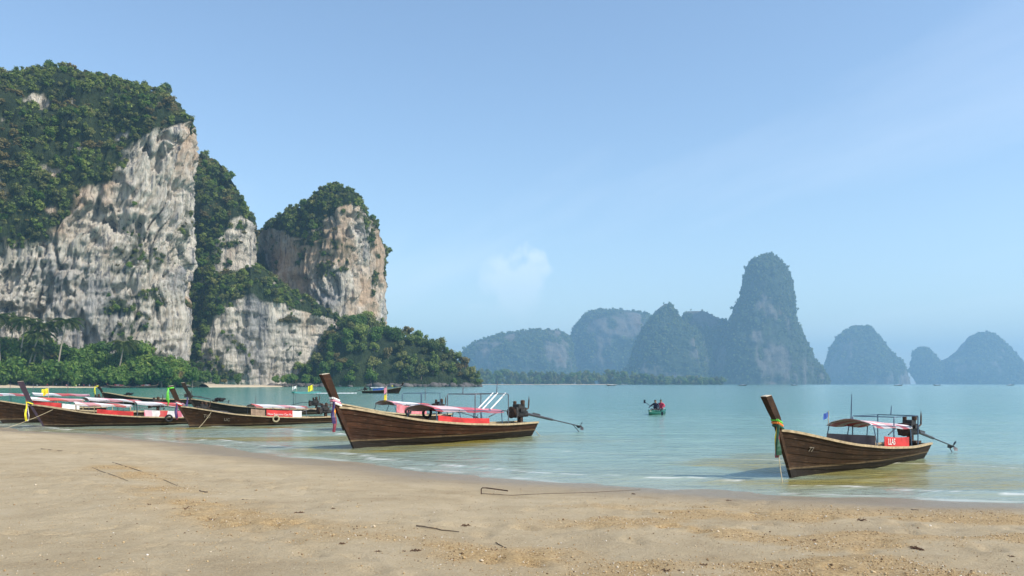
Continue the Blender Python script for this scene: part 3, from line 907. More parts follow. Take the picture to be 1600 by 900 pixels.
# dark rocks along the headland's waterline
DARKROCK = plain('dark_rock', (0.10, 0.09, 0.085), 0.9, 0, 0.5, 0.4)
def boulder_mesh(seed):
    rr_ = np.random.RandomState(seed)
    n, m_ = 14, 9
    th = np.linspace(0, 2 * np.pi, n, endpoint=False)[:, None]; ph = np.linspace(0.02, np.pi - 0.02, m_)[None]
    R = 1 + 0.28 * fbm(np.cos(th) * np.sin(ph) * 1.6 + seed, np.sin(th) * np.sin(ph) * 1.6, np.cos(ph) * 1.6, 3, seed)
    return grid_mesh('boulder', np.stack([R * np.cos(th) * np.sin(ph) * 1.3, R * np.sin(th) * np.sin(ph), R * np.cos(ph) * 0.75], -1), closed=True)
BO = [boulder_mesh(i) for i in range(4)]
for k in range(46):
    f_ = k / 45.0
    u = 424 + f_ * 326
    Y = 626 + 6 * math.sin(k * 2.1) + 8 * f_ if k % 2 else 630 + 6 * f_
    x, y, _ = px(u, 600, Y)
    o = link('boulder', BO[k % 4], DARKROCK)
    s_ = 1.6 + 1.9 * r.random()
    o.scale = (s_, s_, s_); o.location = (x, y, 0.2 * s_); o.rotation_euler = (0, 0, r.uniform(0, 6.28))
    tag(o, 'dark boulder on the waterline below the wooded headland', 'boulder', 'boulders round the headland')

# jungle at the foot of the tall cliff
tl, tx, ty, tz = lump_terrain('talus_slope', [(-160, 560), (-60, 552), (60, 552), (120, 566), (200, 574), (270, 582), (300, 592), (318, 599)], 512, 26, ROCK, '', 120, 50, 19, 1.0)
tag(tl, 'overgrown rubble slope at the foot of the tallest cliff', None, None, 'structure')
def talus_z(x, y):
    i = np.argmin((tx - x) ** 2 + (ty - y) ** 2)
    return max(far_z(x, y), float(tz.reshape(-1)[i]))
spots = []
for k in range(104):
    u = -50 + k * 3.4 + r.uniform(-5, 5)
    Y = 478 + 34 * (k * 0.618 % 1.0)
    spots.append((u, Y, r.uniform(4.6, 9.2)))
for u in (305, 320, 338, 352, 430, 446, 460, 372, 476, 490):
    spots.append((u + r.uniform(-4, 4), 600 + 0.1 * (u - 300), r.uniform(3.4, 5.6)))
for k, (u, Y, s_) in enumerate(spots):
    x, y, _ = px(u, 600, Y)
    me = CR_B[k % 3] if k % 4 != 3 else (CR_D[k % 2] if k % 8 == 3 else CR_H[k % 4])
    tree('beach_tree', (x, y, talus_z(x, y) - 0.2 * s_ if u < 300 else 1.2), s_, me, TR[k % 3], ('ochre-tinged tree on the slope behind the far beach' if me in CR_D else 'dark green tree on the slope behind the far beach' if me in CR_H else 'bright green leafy tree on the slope behind the far beach') if u < 300 else 'small bushy tree below the low pale buttress', 'trees behind the far beach' if u < 300 else 'trees below the buttress', r.uniform(0.9, 1.3), r.uniform(0, 6.28))

def frond_mesh(seed, L=3.4):
    rr_ = random.Random(seed)
    m = MB()
    pts = []
    for i in range(9):
        q = i / 8
        pts.append((L * q * (1 - 0.18 * q), 0, L * (0.34 * q - 0.75 * q * q)))
    m.tube(pts, [0.07 - 0.06 * i / 8 for i in range(9)], 5)
    for i in range(1, 25):
        q = i / 25.0
        x = L * q * (1 - 0.18 * q); z = L * (0.34 * q - 0.75 * q * q)
        ll = 0.95 * math.sin(math.pi * min(1, q * 0.86 + 0.14)) ** 0.6 + 0.1
        for sgn in (-1, 1):
            d = rr_.uniform(0.35, 0.6)
            tip = (x + ll * 0.55, sgn * ll * 0.8, z - ll * d)
            m.add([(x - 0.09, 0, z), (x + 0.09, 0, z), (x + ll * 0.34, sgn * ll * 0.46 , z - ll * d * 0.3), tip], [(0, 1, 2), (0, 2, 3)])
    me = bpy.data.meshes.new('frond'); me.from_pydata(m.v, [], m.f)
    at = me.attributes.new('tone', 'FLOAT', 'POINT')
    at.data.foreach_set('value', np.clip(np.random.RandomState(seed).normal(0.5, 0.2, len(m.v)), 0, 1).astype(np.float32))
    me.materials.append(LEAF_PALM); me.update()
    return me
FR = [frond_mesh(i) for i in range(3)]
PALMBARK = plain('palm_bark', (0.34, 0.29, 0.22), 0.85)
palms = [(40, 590, 62, 522, 'tall palm with a long pale leaning trunk beside its shorter twin'), (46, 588, 58, 545, 'palm with a pale leaning trunk, shorter of the twin palms'), (12, 570, 22, 500, 'palm with yellowing fronds at the edge of the grove'),
         (28, 560, 40, 503, 'bushy palm between the yellowing palm and the twin palms'), (88, 560, 104, 502, 'slender palm standing against the cave in the cliff'), (184, 575, 194, 537, 'lone palm rising among the bright trees below the cliff'),
         (0, 560, -4, 495, 'palm at the edge of the picture behind the moored boats'), (66, 565, 70, 508, 'dark-fronded palm just behind the twin palms')]
for k, (ub, vb, ut, vt, lab) in enumerate(palms):
    Y = 489 + (k % 3) * 3
    xb, yb, zb = px(ub, vb, Y); zb = 1.3
    xb = (ub - 800) / F * Y
    xt, yt, zt = px(ut, vt, Y)
    e = empty('palm_tree', (xb, yb, zb))
    tag(e, lab, 'palm tree', 'palms behind the far beach')
    m = MB()
    hx_, hz_ = xt - xb, zt - zb
    pts = [(hx_ * (q ** 1.6), 0.3 * math.sin(q * 2), hz_ * q - (0.6 if q == 0 else 0)) for q in [i / 8 for i in range(9)]]
    m.tube(pts, [0.6 - 0.25 * i / 8 for i in range(9)], 8)
    m.build('trunk', PALMBARK, e)
    for j in range(20):
        f_ = link('frond', FR[(j + k) % 3], None, e)
        f_.location = pts[-1]
        f_.rotation_euler = (0, -0.55 + 0.95 * ((j * 7) % 16) / 16.0, j * 2.399)
        s_ = 2.7 + 0.8 * ((j * 5) % 7) / 7
        f_.scale = (s_, s_, s_)

# ------------------------------------------------------------------ distant karst islands
KP = []
def karst(name, lofts, Y0, label, seed, amp=1.0, vegamt=1.0, nth=220, nz=120, dk=0.7, obj=None):
    Y0 = Y0 * 1.8
    me_parts = []
    for rows in lofts:
        p = np.array(sorted(rows, key=lambda q: -q[0]), float)      # from the foot up
        vv = np.linspace(p[0, 0], p[-1, 0], nz)
        vv[-1] = p[-1, 0]
        ul = np.interp(-vv, -p[:, 0], p[:, 1]); ur = np.interp(-vv, -p[:, 0], p[:, 2])
        z = H + (600 - vv) / F * Y0
        z[0] = -3
        xc = (ul + ur) / 2; hw = (ur - ul) / 2 / F * Y0; xc = (xc - 800) / F * Y0
        th = np.linspace(0, 2 * np.pi, nth, endpoint=False)
        co, si = np.cos(th), np.sin(th)
        e = 0.8
        cx_ = np.sign(co) * np.abs(co) ** e; sy_ = np.sign(si) * np.abs(si) ** e
        wmax = hw.max()
        hd = hw * dk + 0.25 * wmax * dk * (hw / wmax)
        X = xc[None] + cx_[:, None] * hw[None]
        Y = Y0 + sy_[:, None] * hd[None]
        Z = z[None] + 0 * X
        k = Y0 / 2200.0
        lump = fbm(X / (26 * k), Y / (26 * k), Z / (30 * k), 4, seed)
        fl = fbm(X / (12 * k), Y / (12 * k), Z / (70 * k), 3, seed + 4)
        bil = 1 - np.abs(fbm(X / (9 * k), Y / (9 * k), Z / (8 * k), 3, seed + 9)) * 2
        face = fbm(X / (60 * k), Y / (60 * k), Z / (80 * k), 3, seed + 13)
        bare = sstep(0.22, 0.75, face + 0.35 * fl)
        topm = (1 - np.linspace(0, 1, nz)[None] ** 6)
        d = amp * k * ((5.5 * lump + bare * 4.0 * fl + (1 - bare) * 2.6 * bil)) * topm
        X = X + co[:, None] * d; Y = Y + si[:, None] * d
        Z = Z + (1 - bare) * bil * 1.8 * k * amp * (Z > 3)
        veg = np.clip((1 - bare) * vegamt + 0.0, 0, 1)
        me_parts.append((np.stack([X, Y, Z], -1), veg))
    verts = np.concatenate([a.reshape(-1, 3) for a, _ in me_parts])
    vg = np.concatenate([b.reshape(-1) for _, b in me_parts])
    faces = []
    off = 0
    for a, _ in me_parts:
        n, m, _k = a.shape
        idx = np.arange(n * m).reshape(n, m) + off
        A_ = idx[:, :-1]; B_ = np.roll(idx, -1, 0)[:, :-1]; C_ = np.roll(idx, -1, 0)[:, 1:]; D_ = idx[:, 1:]
        faces.append(np.stack([A_, B_, C_, D_], -1).reshape(-1, 4))
        off += n * m
    q = np.concatenate(faces)
    me = bpy.data.meshes.new(name)
    me.vertices.add(len(verts)); me.vertices.foreach_set('co', verts.astype(np.float32).reshape(-1))
    me.loops.add(q.size); me.loops.foreach_set('vertex_index', q.reshape(-1).astype(np.int32))
    me.polygons.add(len(q)); me.polygons.foreach_set('loop_start', np.arange(0, q.size, 4, dtype=np.int32)); me.polygons.foreach_set('loop_total', np.full(len(q), 4, np.int32))
    me.update(calc_edges=True)
    at = me.attributes.new('veg', 'FLOAT', 'POINT'); at.data.foreach_set('value', vg.astype(np.float32))
    o = link(name, me, ROCK_FAR)
    KP.append((verts, vg, Y0, np.concatenate([np.repeat(np.sin(np.linspace(0, 2 * np.pi, a.shape[0], endpoint=False))[:, None], a.shape[1], 1).reshape(-1) for a, _ in me_parts])))
    return tag(o, label, None, None, 'structure')
karst('karst_hill', [[(398, 1196, 1204), (401, 1187, 1210), (406, 1177, 1216), (420, 1167, 1226), (440, 1163, 1233), (460, 1160, 1238), (480, 1151, 1239), (500, 1141, 1240), (512, 1138, 1243), (530, 1130, 1251), (550, 1120, 1262), (570, 1112, 1269), (590, 1104, 1271), (602, 1100, 1272)]], 2200, 'tall hazy limestone pinnacle rising over the far shore', 101, 1.0, 0.95)
karst('karst_hill', [[(475, 1038, 1046), (481, 1031, 1051), (490, 1022, 1056), (503, 1013, 1063), (512, 1006, 1082), (535, 994, 1100), (560, 986, 1110), (580, 980, 1116), (602, 974, 1116)]], 2230, 'pointed hazy hill beside the tall pinnacle', 111, 0.9)
karst('karst_hill', [[(487, 1074, 1098), (490, 1069, 1106), (498, 1066, 1122), (508, 1062, 1142), (520, 1056, 1155), (560, 1048, 1170), (602, 1040, 1175)]], 2300, 'flat-topped hazy ridge between the pointed hill and the pinnacle', 121, 0.9)
karst('karst_hill', [[(485, 935, 962), (488, 922, 990), (492, 914, 1012), (500, 906, 1022), (510, 898, 1030), (525, 891, 1036), (545, 888, 1040), (570, 886, 1040), (602, 884, 1040)]], 3000, 'large round-shouldered hazy hill behind the pointed hill', 131, 0.8)
karst('karst_hill', [[(516, 838, 868), (519, 812, 878), (525, 775, 884), (532, 752, 889), (541, 735, 892), (552, 724, 894), (565, 720, 896), (602, 717, 899)]], 2750, 'long low hazy hill farthest along the shore towards the headland', 141, 1.0)
karst('karst_island', [[(510, 1338, 1354), (514, 1326, 1360), (524, 1313, 1366), (540, 1303, 1378), (555, 1298, 1390), (566, 1294, 1402), (582, 1291, 1410), (602, 1294, 1412)]], 3300, 'round-topped hazy island standing alone in the sea', 151, 0.7)
karst('karst_island', [[(544, 1436, 1446), (549, 1430, 1453), (558, 1427, 1460), (570, 1425, 1470), (582, 1427, 1480), (592, 1433, 1490), (602, 1437, 1500)],
                       [(521, 1527, 1545), (525, 1517, 1552), (535, 1509, 1561), (548, 1502, 1574), (558, 1490, 1581), (568, 1470, 1588), (582, 1463, 1593), (602, 1460, 1594)]], 3700, 'saddle-backed hazy island farthest out to sea', 161, 0.7, 1.0, 200, 100)
karst('karst_hill', [[(566, 1262, 1272), (574, 1252, 1280), (584, 1246, 1286), (594, 1240, 1292), (602, 1236, 1296)]], 2150, 'small wooded knoll at the foot of the pinnacle', 171, 0.7, 1.0, 90, 40)
kp, ks = [], []
rk = np.random.RandomState(8)
for verts, vg, Y0, sn in KP:
    w = np.clip(vg - 0.35, 0, 1) * (sn < 0.25) * (verts[:, 2] > 4)
    nn_ = int(900 * (np.ptp(verts[:, 0]) / 300) ** 0.8)
    i = rk.choice(len(verts), min(nn_, 3200), p=w / w.sum())
    kp.append(verts[i] + rk.normal(size=(len(i), 3)) * 3); ks.append(rk.lognormal(0, 0.3, len(i)) * 6.0 * Y0 / 3960)
scatter('hill_forest', np.concatenate(kp), np.concatenate(ks), CR_G, 'hazy tropical forest clothing the distant karst hills', 55)
# low wooded plain and its white beach in front of the far hills
strip('distant_beach', [(-120, 2300), (60, 2330), (200, 2350), (300, 2400), (330, 2440)], [(-140, 2600), (60, 2620), (240, 2640), (400, 2700), (460, 2740)], 0.7, 2.2, far_sand, 'thin pale beach along the distant shore')
r = np.random.RandomState(77)
n = 600
uu = r.uniform(738, 1130, n)
dd = 2350 + r.uniform(0, 250, n) + (uu - 738) * 0.35
top = np.interp(uu, [738, 780, 860, 960, 1000, 1060, 1130], [577, 577, 582, 578, 584, 588, 590])
fp = np.stack([(uu - 800) / F * dd, dd, 2.0 + r.uniform(0, 1, n) ** 1.3 * np.maximum(0, (600 - top) / F * dd - 6)], -1)
scatter('distant_forest', fp, r.uniform(7, 12.5, n), CR_H[:2] + CR_B[:1], 'hazy belt of forest behind the distant beach', 33)

# ------------------------------------------------------------------ longtail boats
WOOD_D = mat_hull_wood('hull_wood_dark', (0.020, 0.011, 0.006), (0.105, 0.053, 0.026))
WOOD_R = mat_hull_wood('hull_wood_red', (0.026, 0.011, 0.006), (0.12, 0.05, 0.025))
WOOD_K = mat_hull_wood('hull_wood_black', (0.016, 0.013, 0.012), (0.06, 0.045, 0.035))
RAILM = plain('rail_wood', (0.42, 0.32, 0.19), 0.65, 0, 0.3, 8)
INNER = plain('inner_wood', (0.09, 0.06, 0.045), 0.8)
PALEWOOD = plain('cut_wood', (0.52, 0.44, 0.33), 0.8)
TIMBER = plain('deck_timber', (0.24, 0.16, 0.10), 0.75, 0, 0.35, 9)
POSTB = plain('post_blue', (0.05, 0.10, 0.17), 0.5)
POSTG = plain('post_grey', (0.12, 0.13, 0.15), 0.45, 0.4)
WHITEP = plain('white_paint', (0.75, 0.76, 0.76), 0.5, 0, 0.08)
REDC = plain('red_cloth', (0.52, 0.03, 0.028), 0.65, 0, 0.35, 2.5)
PINKC = plain('pink_cloth', (0.66, 0.16, 0.2), 0.6, 0, 0.25, 2)
WHITEC = plain('white_cloth', (0.78, 0.76, 0.74), 0.6, 0, 0.1)
BROWNC = plain('brown_tarp', (0.15, 0.11, 0.10), 0.7, 0, 0.3, 3)
RUBBER = plain('rubber', (0.018, 0.018, 0.02), 0.7)
STEEL = plain('engine_steel', (0.055, 0.05, 0.048), 0.5, 0.5, 0.6, 14)
RUST = plain('rusty_iron', (0.075, 0.04, 0.024), 0.75, 0.2, 0.5, 12)
SHAFT = plain('shaft_steel', (0.085, 0.08, 0.085), 0.45, 0.6)
ROPE = plain('rope', (0.42, 0.35, 0.22), 0.9)
TEAL = plain('teal_cloth', (0.05, 0.42, 0.36), 0.6)
BLUEC = plain('blue_cloth', (0.06, 0.14, 0.5), 0.6)
RIB = dict(green=plain('ribbon_green', (0.12, 0.5, 0.05), 0.6), yellow=plain('ribbon_yellow', (0.78, 0.66, 0.03), 0.6), orange=plain('ribbon_orange', (0.78, 0.2, 0.03), 0.6),
           purple=plain('ribbon_purple', (0.05, 0.03, 0.12), 0.6), dgreen=plain('ribbon_dark_green', (0.015, 0.075, 0.04), 0.6), white=plain('ribbon_white', (0.75, 0.73, 0.7), 0.6), red=plain('ribbon_red', (0.6, 0.04, 0.04), 0.6),
           pink=plain('ribbon_pink', (0.72, 0.28, 0.36), 0.6), maroon=plain('ribbon_maroon', (0.24, 0.04, 0.06), 0.6))
CANO = {
    'pinkred': mat_stripes('canopy_pink_red', [(0.62, 0.10, 0.13), (0.66, 0.2, 0.24), (0.62, 0.10, 0.12), (0.7, 0.5, 0.5)], 5.2, 0.3, 0.1),
    'radial': mat_stripes('canopy_red_white', [(0.6, 0.08, 0.1), (0.8, 0.76, 0.74), (0.66, 0.14, 0.15), (0.8, 0.72, 0.70), (0.72, 0.33, 0.34), (0.8, 0.78, 0.76)], 3.1, 0.75, 0.12),
    'air': mat_stripes('canopy_white_red', [(0.8, 0.77, 0.75), (0.6, 0.1, 0.09), (0.8, 0.77, 0.75), (0.78, 0.7, 0.69), (0.7, 0.3, 0.32)], 3.6, 0.7, 0.3),
    'air2': mat_stripes('canopy_red_patch', [(0.68, 0.07, 0.06), (0.74, 0.3, 0.33), (0.8, 0.77, 0.75), (0.8, 0.78, 0.77)], 4.1, 0.8, 0.55),
    'blue': mat_stripes('canopy_white_blue', [(0.8, 0.8, 0.8), (0.75, 0.77, 0.82)], 3.0, 0.2),
    'teal': TEAL,
}
SWIRL = mat_stripes('swirl_banner', [(0.74, 0.70, 0.70), (0.62, 0.12, 0.2), (0.72, 0.45, 0.5), (0.75, 0.72, 0.7), (0.6, 0.06, 0.06)], 2.2, 0.2)
LB = 9.2
def sheer(x):
    return float(np.interp(x, [-0.85, 0.0, 0.9, 2.3, 4.5, 7.0, 9.4], [1.5, 1.36, 1.18, 0.93, 0.72, 0.60, 0.60]))
def beam(s):
    return float(np.interp(s, [0, 0.05, 0.12, 0.3, 0.5, 0.78, 1.0], [0.05, 0.22, 0.44, 0.82, 0.98, 0.86, 0.56]))
_sx = np.linspace(-0.85, 9.4, 60); _sz = np.array([sheer(a) for a in _sx]); _k = np.ones(7) / 7
_sz = np.convolve(np.pad(_sz, 3, mode='edge'), _k, 'valid')
_bs = np.linspace(0, 1, 60); _bz = np.convolve(np.pad(np.array([beam(a) for a in _bs]), 3, mode='edge'), _k, 'valid'); _bz[0] = 0.05
def sheer(x): return float(np.interp(x, _sx, _sz))
def beam(s): return float(np.interp(s, _bs, _bz))
ZK = -0.22
def hullP(s, t, side, off=0.0):
    x0 = -0.85 * t ** 1.08
    x1 = LB + 0.22 * t
    x = x0 + (x1 - x0) * s
    zs = sheer(x if s > 0.001 else -0.85)
    zs = sheer(-0.85 + (x1 + 0.85) * s) * (1 - min(1, s * 8)) + zs * min(1, s * 8) if s < 0.125 else zs
    keel = ZK + 0.10 * max(0, s - 0.6) ** 1.0
    z = keel + (zs - keel) * t
    p = 0.95 - 0.5 * min(1, s / 0.35) ** 0.7
    y = beam(s) * (0.10 + 0.90 * t ** p)
    if s < 1e-6: y = 0.05
    return Vector((x, side * max(0.01, y + off), z))
def gun(x):
    """half beam at the rail for local x"""
    return beam(min(1, max(0, (x + 0.85) / (LB + 1.07))))

def text_mesh(cu, mat_):
    q = bpy.data.objects.new('lettering', cu); COL.objects.link(q)
    me = bpy.data.meshes.new_from_object(q.evaluated_get(bpy.context.evaluated_depsgraph_get()))
    bpy.data.objects.remove(q)
    me.materials.clear()
    return link('lettering', me, mat_)
def longtail(loc, stern, label, o):
    g = o.get
    dx, dy = stern[0] - loc[0], stern[1] - loc[1]
    root = empty('longtail_boat', (loc[0], loc[1], g('z', 0.0)), math.atan2(dy, dx), g('scale', math.hypot(dx, dy) / LB))
    root.rotation_euler[0] = g('roll', 0.0)
    tag(root, label, 'boat', 'longtail boats in the bay')
    wood = g('wood', WOOD_D)
    NS = 26 if not g('low') else 12
    SV = [(i / (NS - 1)) ** 1.15 for i in range(NS)]
    NP = 7 if not g('low') else 4
    # planks, each its own board, lapped
    for side in (-1, 1):
        for k in range(NP):
            t0, t1 = k / NP, (k + 1) / NP - 0.008
            m = MB()
            secs = []
            for s in SV:
                lap = 0.016 if s > 0.02 else 0.004
                a = hullP(s, t0, side, lap); b = hullP(s, t1, side, 0.0)
                c_ = hullP(s, t1, side, -0.03); d = hullP(s, t0, side, -0.03)
                secs.append([a, b, c_, d] if side < 0 else [d, c_, b, a])
            m.rect_tube(secs)
            m.build('plank', wood, root)
    # inner skin and floor
    m = MB()
    for side in (-1, 1):
        P = [[hullP(s, t, side, -0.045) for t in (0.0, 0.2, 0.5, 0.8, 0.985)] for s in SV]
        if side > 0: P = [r_[::-1] for r_ in P]
        m.sheet(P, 0.012)
    fl = []
    for s in SV[1:-1]:
        a, b = hullP(s, 0.33, -1, -0.06), hullP(s, 0.33, 1, -0.06)
        fl.append([a, (a + b) / 2, b])
    m.sheet(fl, 0.02)
    m.build('hull_lining', INNER, root)
    m = MB()
    m.rect_tube([[hullP(1, t, -1, -0.01), hullP(1, t, 1, -0.01), hullP(1, t, 1, -0.01) - Vector((0.05, 0, 0)), hullP(1, t, -1, -0.01) - Vector((0.05, 0, 0))] for t in (0.0, 0.3, 0.7, 0.99)])
    m.build('transom', wood, root)
    # gunwale rails
    for side in (-1, 1):
        m = MB(); secs = []
        for s in SV:
            a = hullP(s, 1.0, side, 0.035); b = hullP(s, 1.0, side, -0.075)
            u_ = Vector((0, 0, 0.03)); d_ = Vector((0, 0, -0.045))
            secs.append([a + d_, a + u_, b + u_, b + d_] if side < 0 else [b + d_, b + u_, a + u_, a + d_])
        m.rect_tube(secs)
        m.build('gunwale', RAILM, root)
    # stem and tall prow post
    m = MB()
    ph = g('post', 2.6); pxx = g('postx', -1.42)
    cl = [(0.04, ZK - 0.03, 0.09, 0.045), (-0.3, 0.42, 0.10, 0.05), (-0.62, 1.02, 0.12, 0.055), (-0.86, 1.50, 0.125, 0.065), (-1.0, 1.80, 0.12, 0.075), ((pxx - 1.0) / 2, 0.5 * (1.8 + ph), 0.135, 0.085), (pxx, ph, 0.16, 0.095)]
    secs = []
    for i, (x, z, w, th) in enumerate(cl):
        x2, z2 = cl[min(i + 1, len(cl) - 1)][:2]; x1, z1 = cl[max(i - 1, 0)][:2]
        tx, tz = x2 - x1, z2 - z1
        L = math.hypot(tx, tz); nx_, nz_ = tz / L, -tx / L
        if i == len(cl) - 1: nx_, nz_ = 0.97, 0.12
        a = Vector((x - nx_ * w, 0, z - nz_ * w)); b = Vector((x + nx_ * w, 0, z + nz_ * w)); y_ = Vector((0, th, 0))
        secs.append([a - y_, b - y_, b + y_, a + y_])
    m.rect_tube(secs)
    pst = m.build('prow_post', g('postmat', wood), root)
    m = MB()
    q = secs[-1]; cen = sum(q, Vector()) / 4; up = Vector((-0.12, 0, 0.97)) * 0.012
    m.rect_tube([[cen + (p - cen) * 0.98 + up * 0.2 for p in q], [cen + (p - cen) * 0.94 + up * 1.5 for p in q]])
    m.build('cut_end', PALEWOOD, pst)
    # ribbons tied round the prow
    for i, cname in enumerate(g('ribbons', [])):
        m = MB()
        zc = 1.62 + 0.085 * (i % 3)
        xc_ = -0.86 - (zc - 1.5) * 0.47
        w, th = 0.135, 0.09
        ring = []
        for (ax, ay) in ((-w, -th), (w, -th), (w, th), (-w, th), (-w, -th)):
            ring.append((xc_ + ax, ay, zc - 0.1 * (ax > 0)))
        m.tube(ring, 0.038, 6)
        m.build('ribbon', RIB[cname], root)
    for i, (cname, ln, wd) in enumerate(g('tails', [])):
        m = MB()
        x0, z0 = -1.12 + 0.05 * i, 1.66
        pts = [(x0 + 0.03 * math.sin(j * 1.1 + i) - 0.02 * j / 7, -0.12 + 0.05 * i + 0.02 * math.sin(j * 0.8 + 2 * i), z0 - ln * j / 7) for j in range(8)]
        secs = []
        for j, p_ in enumerate(pts):
            p_ = Vector(p_); ww = wd * (0.35 + 0.65 * min(1, j / 3)); ang = 0.5 * math.sin(j * 0.7 + i)
            a = Vector((math.cos(ang), math.sin(ang), 0)) * ww; b = Vector((-math.sin(ang), math.cos(ang), 0)) * 0.03
            secs.append([p_ - a - b, p_ + a - b, p_ + a + b, p_ - a + b])
        m.rect_tube(secs[::-1])
        m.build('ribbon_tail', RIB[cname], root)
    if g('topscarf'):
        m = MB()
        x0, z0 = pxx, ph
        m.tube([(x0 - 0.17, -0.1, z0 - 0.16), (x0 + 0.14, -0.115, z0 - 0.1), (x0 + 0.17, 0.0, z0 - 0.09), (x0 + 0.14, 0.115, z0 - 0.1), (x0 - 0.17, 0.1, z0 - 0.16), (x0 - 0.19, 0, z0 - 0.16), (x0 - 0.17, -0.1, z0 - 0.15)], 0.055, 7)
        for j in range(3):
            m.tube([(x0 - 0.16, -0.12, z0 - 0.14), (x0 - 0.19 - 0.03 * j, -0.14, z0 - 0.45), (x0 - 0.16 - 0.05 * j, -0.15 + 0.03 * j, z0 - 0.85), (x0 - 0.22 + 0.06 * j, -0.14, z0 - 1.25 + 0.12 * j)], [0.035, 0.045, 0.05, 0.02], 6)
        m.build('scarf', RIB[g('topscarf')], root, True)
    if g('low'):
        seats = []
    else:
        seats = [1.3, 2.6, 3.7, 4.8, 5.9, 7.0]
    for x in seats:
        m = MB(); w = gun(x) - 0.05
        m.box((x, 0, sheer(x) - 0.17), (0.26, 2 * (w - 0.16), 0.035))
        m.build('seat', TIMBER, root)
    if not g('low'):
        m = MB()     # fore-deck
        P = []
        for s in SV:
            if 0.01 < s < 0.16:
                a, b = hullP(s, 0.93, -1, -0.06), hullP(s, 0.93, 1, -0.06)
                P.append([a, (a + b) / 2 + Vector((0, 0, 0.02)), b])
        m.sheet(P, 0.025)
        m.build('fore_deck', TIMBER, root)
    # canopies
    for (x0, x1, z0, z1, rise, cm, pm, nposts) in g('canopies', []):
        cw = g('cw', 0.82)
        m = MB()
        nx_, ny_ = 18, 11
        P = []
        for i in range(nx_):
            q = i / (nx_ - 1); x = x0 + (x1 - x0) * q
            row = []
            for j in range(ny_):
                e = -1 + 2 * j / (ny_ - 1)
                w = cw
                sag = 0.03 * abs(math.sin(math.pi * q * (nposts - 1)))
                row.append((x + 0.06 * math.sin(e * 5), e * w, z0 + (z1 - z0) * q + rise * (1 - e * e) * (1 - 0.5 * q) - sag * (0.5 + abs(e)) - (0.05 if abs(e) > 0.99 else 0)))
            P.append(row)
        m.sheet(P, 0.014)
        rf = m.build('canopy', CANO[cm], root, True)
        for i in range(nposts):
            q = (i + 0.06) / (nposts - 0.88); x = x0 + (x1 - x0) * q
            for side in (-1, 1):
                m = MB(); w = gun(x) - 0.05
                wt = cw - 0.04
                m.tube([(x, side * w, sheer(x) - 0.02), (x, side * wt, z0 + (z1 - z0) * q - 0.01 + 0.1 * rise)], 0.02, 6)
                m.build('canopy_post', pm, root)
        m = MB()
        for side in (-1, 1):
            m.tube([(x0 + (x1 - x0) * i / 8, side * (cw - 0.04), z0 + (z1 - z0) * i / 8 - 0.02 + 0.1 * rise) for i in range(9)], 0.016, 6)
        m.build('canopy_rail', pm, root)
    for (x0, x1, z, mat_, whites, leg) in g('frames', []):
        m = MB()
        for side in (-1, 1):
            w = min(gun(x0), gun(x1)) - 0.06
            m.tube([(x0, side * w, sheer(x0) - 0.02), (x0, side * w, z - 0.05), (x0 + 0.06, side * w, z), (x1 - 0.06, side * w, z), (x1, side * w, z - 0.05), (x1, side * w, sheer(x1) - (0.02 if leg else -0.5))], 0.022, 6)
        for x in (x0 + 0.06, x1 - 0.06):
            m.tube([(x, -w, z), (x, w, z)], 0.02, 6)
        m.build('roof_frame', mat_, root)
        for i in range(whites):
            m = MB(); y_ = -w + 0.12 + i * 0.35
            xe = x1 - 0.05 - 0.1 * (i % 2)
            m.tube([(xe, y_, z + 0.03), (xe - 0.95, y_ - 0.03, z - 0.62)], 0.03, 6)
            m.build('white_pole', WHITEP, root)
    # hanging banners on the side that faces the beach
    for (x0, x1, h0, h1, mat_, side) in g('banners', []):
        m = MB(); P = []
        n_ = 14
        for i in range(n_):
            x = x0 + (x1 - x0) * i / (n_ - 1); y_ = side * (gun(x) - 0.01) + 0.012 * math.sin(i * 1.3)
            zb = sheer(x) + h0; ztp = sheer(x) + h1 - 0.02 * math.sin(math.pi * i / (n_ - 1))
            P.append([(x, y_, zb), (x, y_ + 0.008 * math.sin(i), (zb + ztp) / 2), (x, y_, ztp)])
        m.sheet(P, 0.012)
        m.build('side_banner', mat_, root)
    for (x, hh, mat_) in g('screens', []):
        m = MB(); w = gun(x) - 0.1
        m.sheet([[(x + 0.02 * math.sin(j * 2.1), -w + 2 * w * j / 6, sheer(x) - 0.12), (x + 0.03 * math.sin(j * 1.4), -w + 2 * w * j / 6, sheer(x) + hh)] for j in range(7)], 0.02)
        m.build('wind_screen', mat_, root)
    for (txt, x, dz, size, mat_) in g('texts', []):
        cu = bpy.data.curves.new('lettering', 'FONT'); cu.body = txt; cu.size = size; cu.extrude = 0.004
        to = text_mesh(cu, mat_); to.parent = root
        y_ = -(gun(x + 0.4) + 0.02)
        ang = math.atan2(-(gun(x + 1.2) - gun(x)), 1.2)
        slope = math.atan2(sheer(x + 1.2) - sheer(x), 1.2)
        to.matrix_local = Matrix.Translation((x, -(gun(x) + 0.022), sheer(x) + dz)) @ Matrix.Rotation(ang, 4, 'Z') @ Matrix.Rotation(-slope, 4, 'Y') @ Matrix.Rotation(math.pi / 2, 4, 'X')
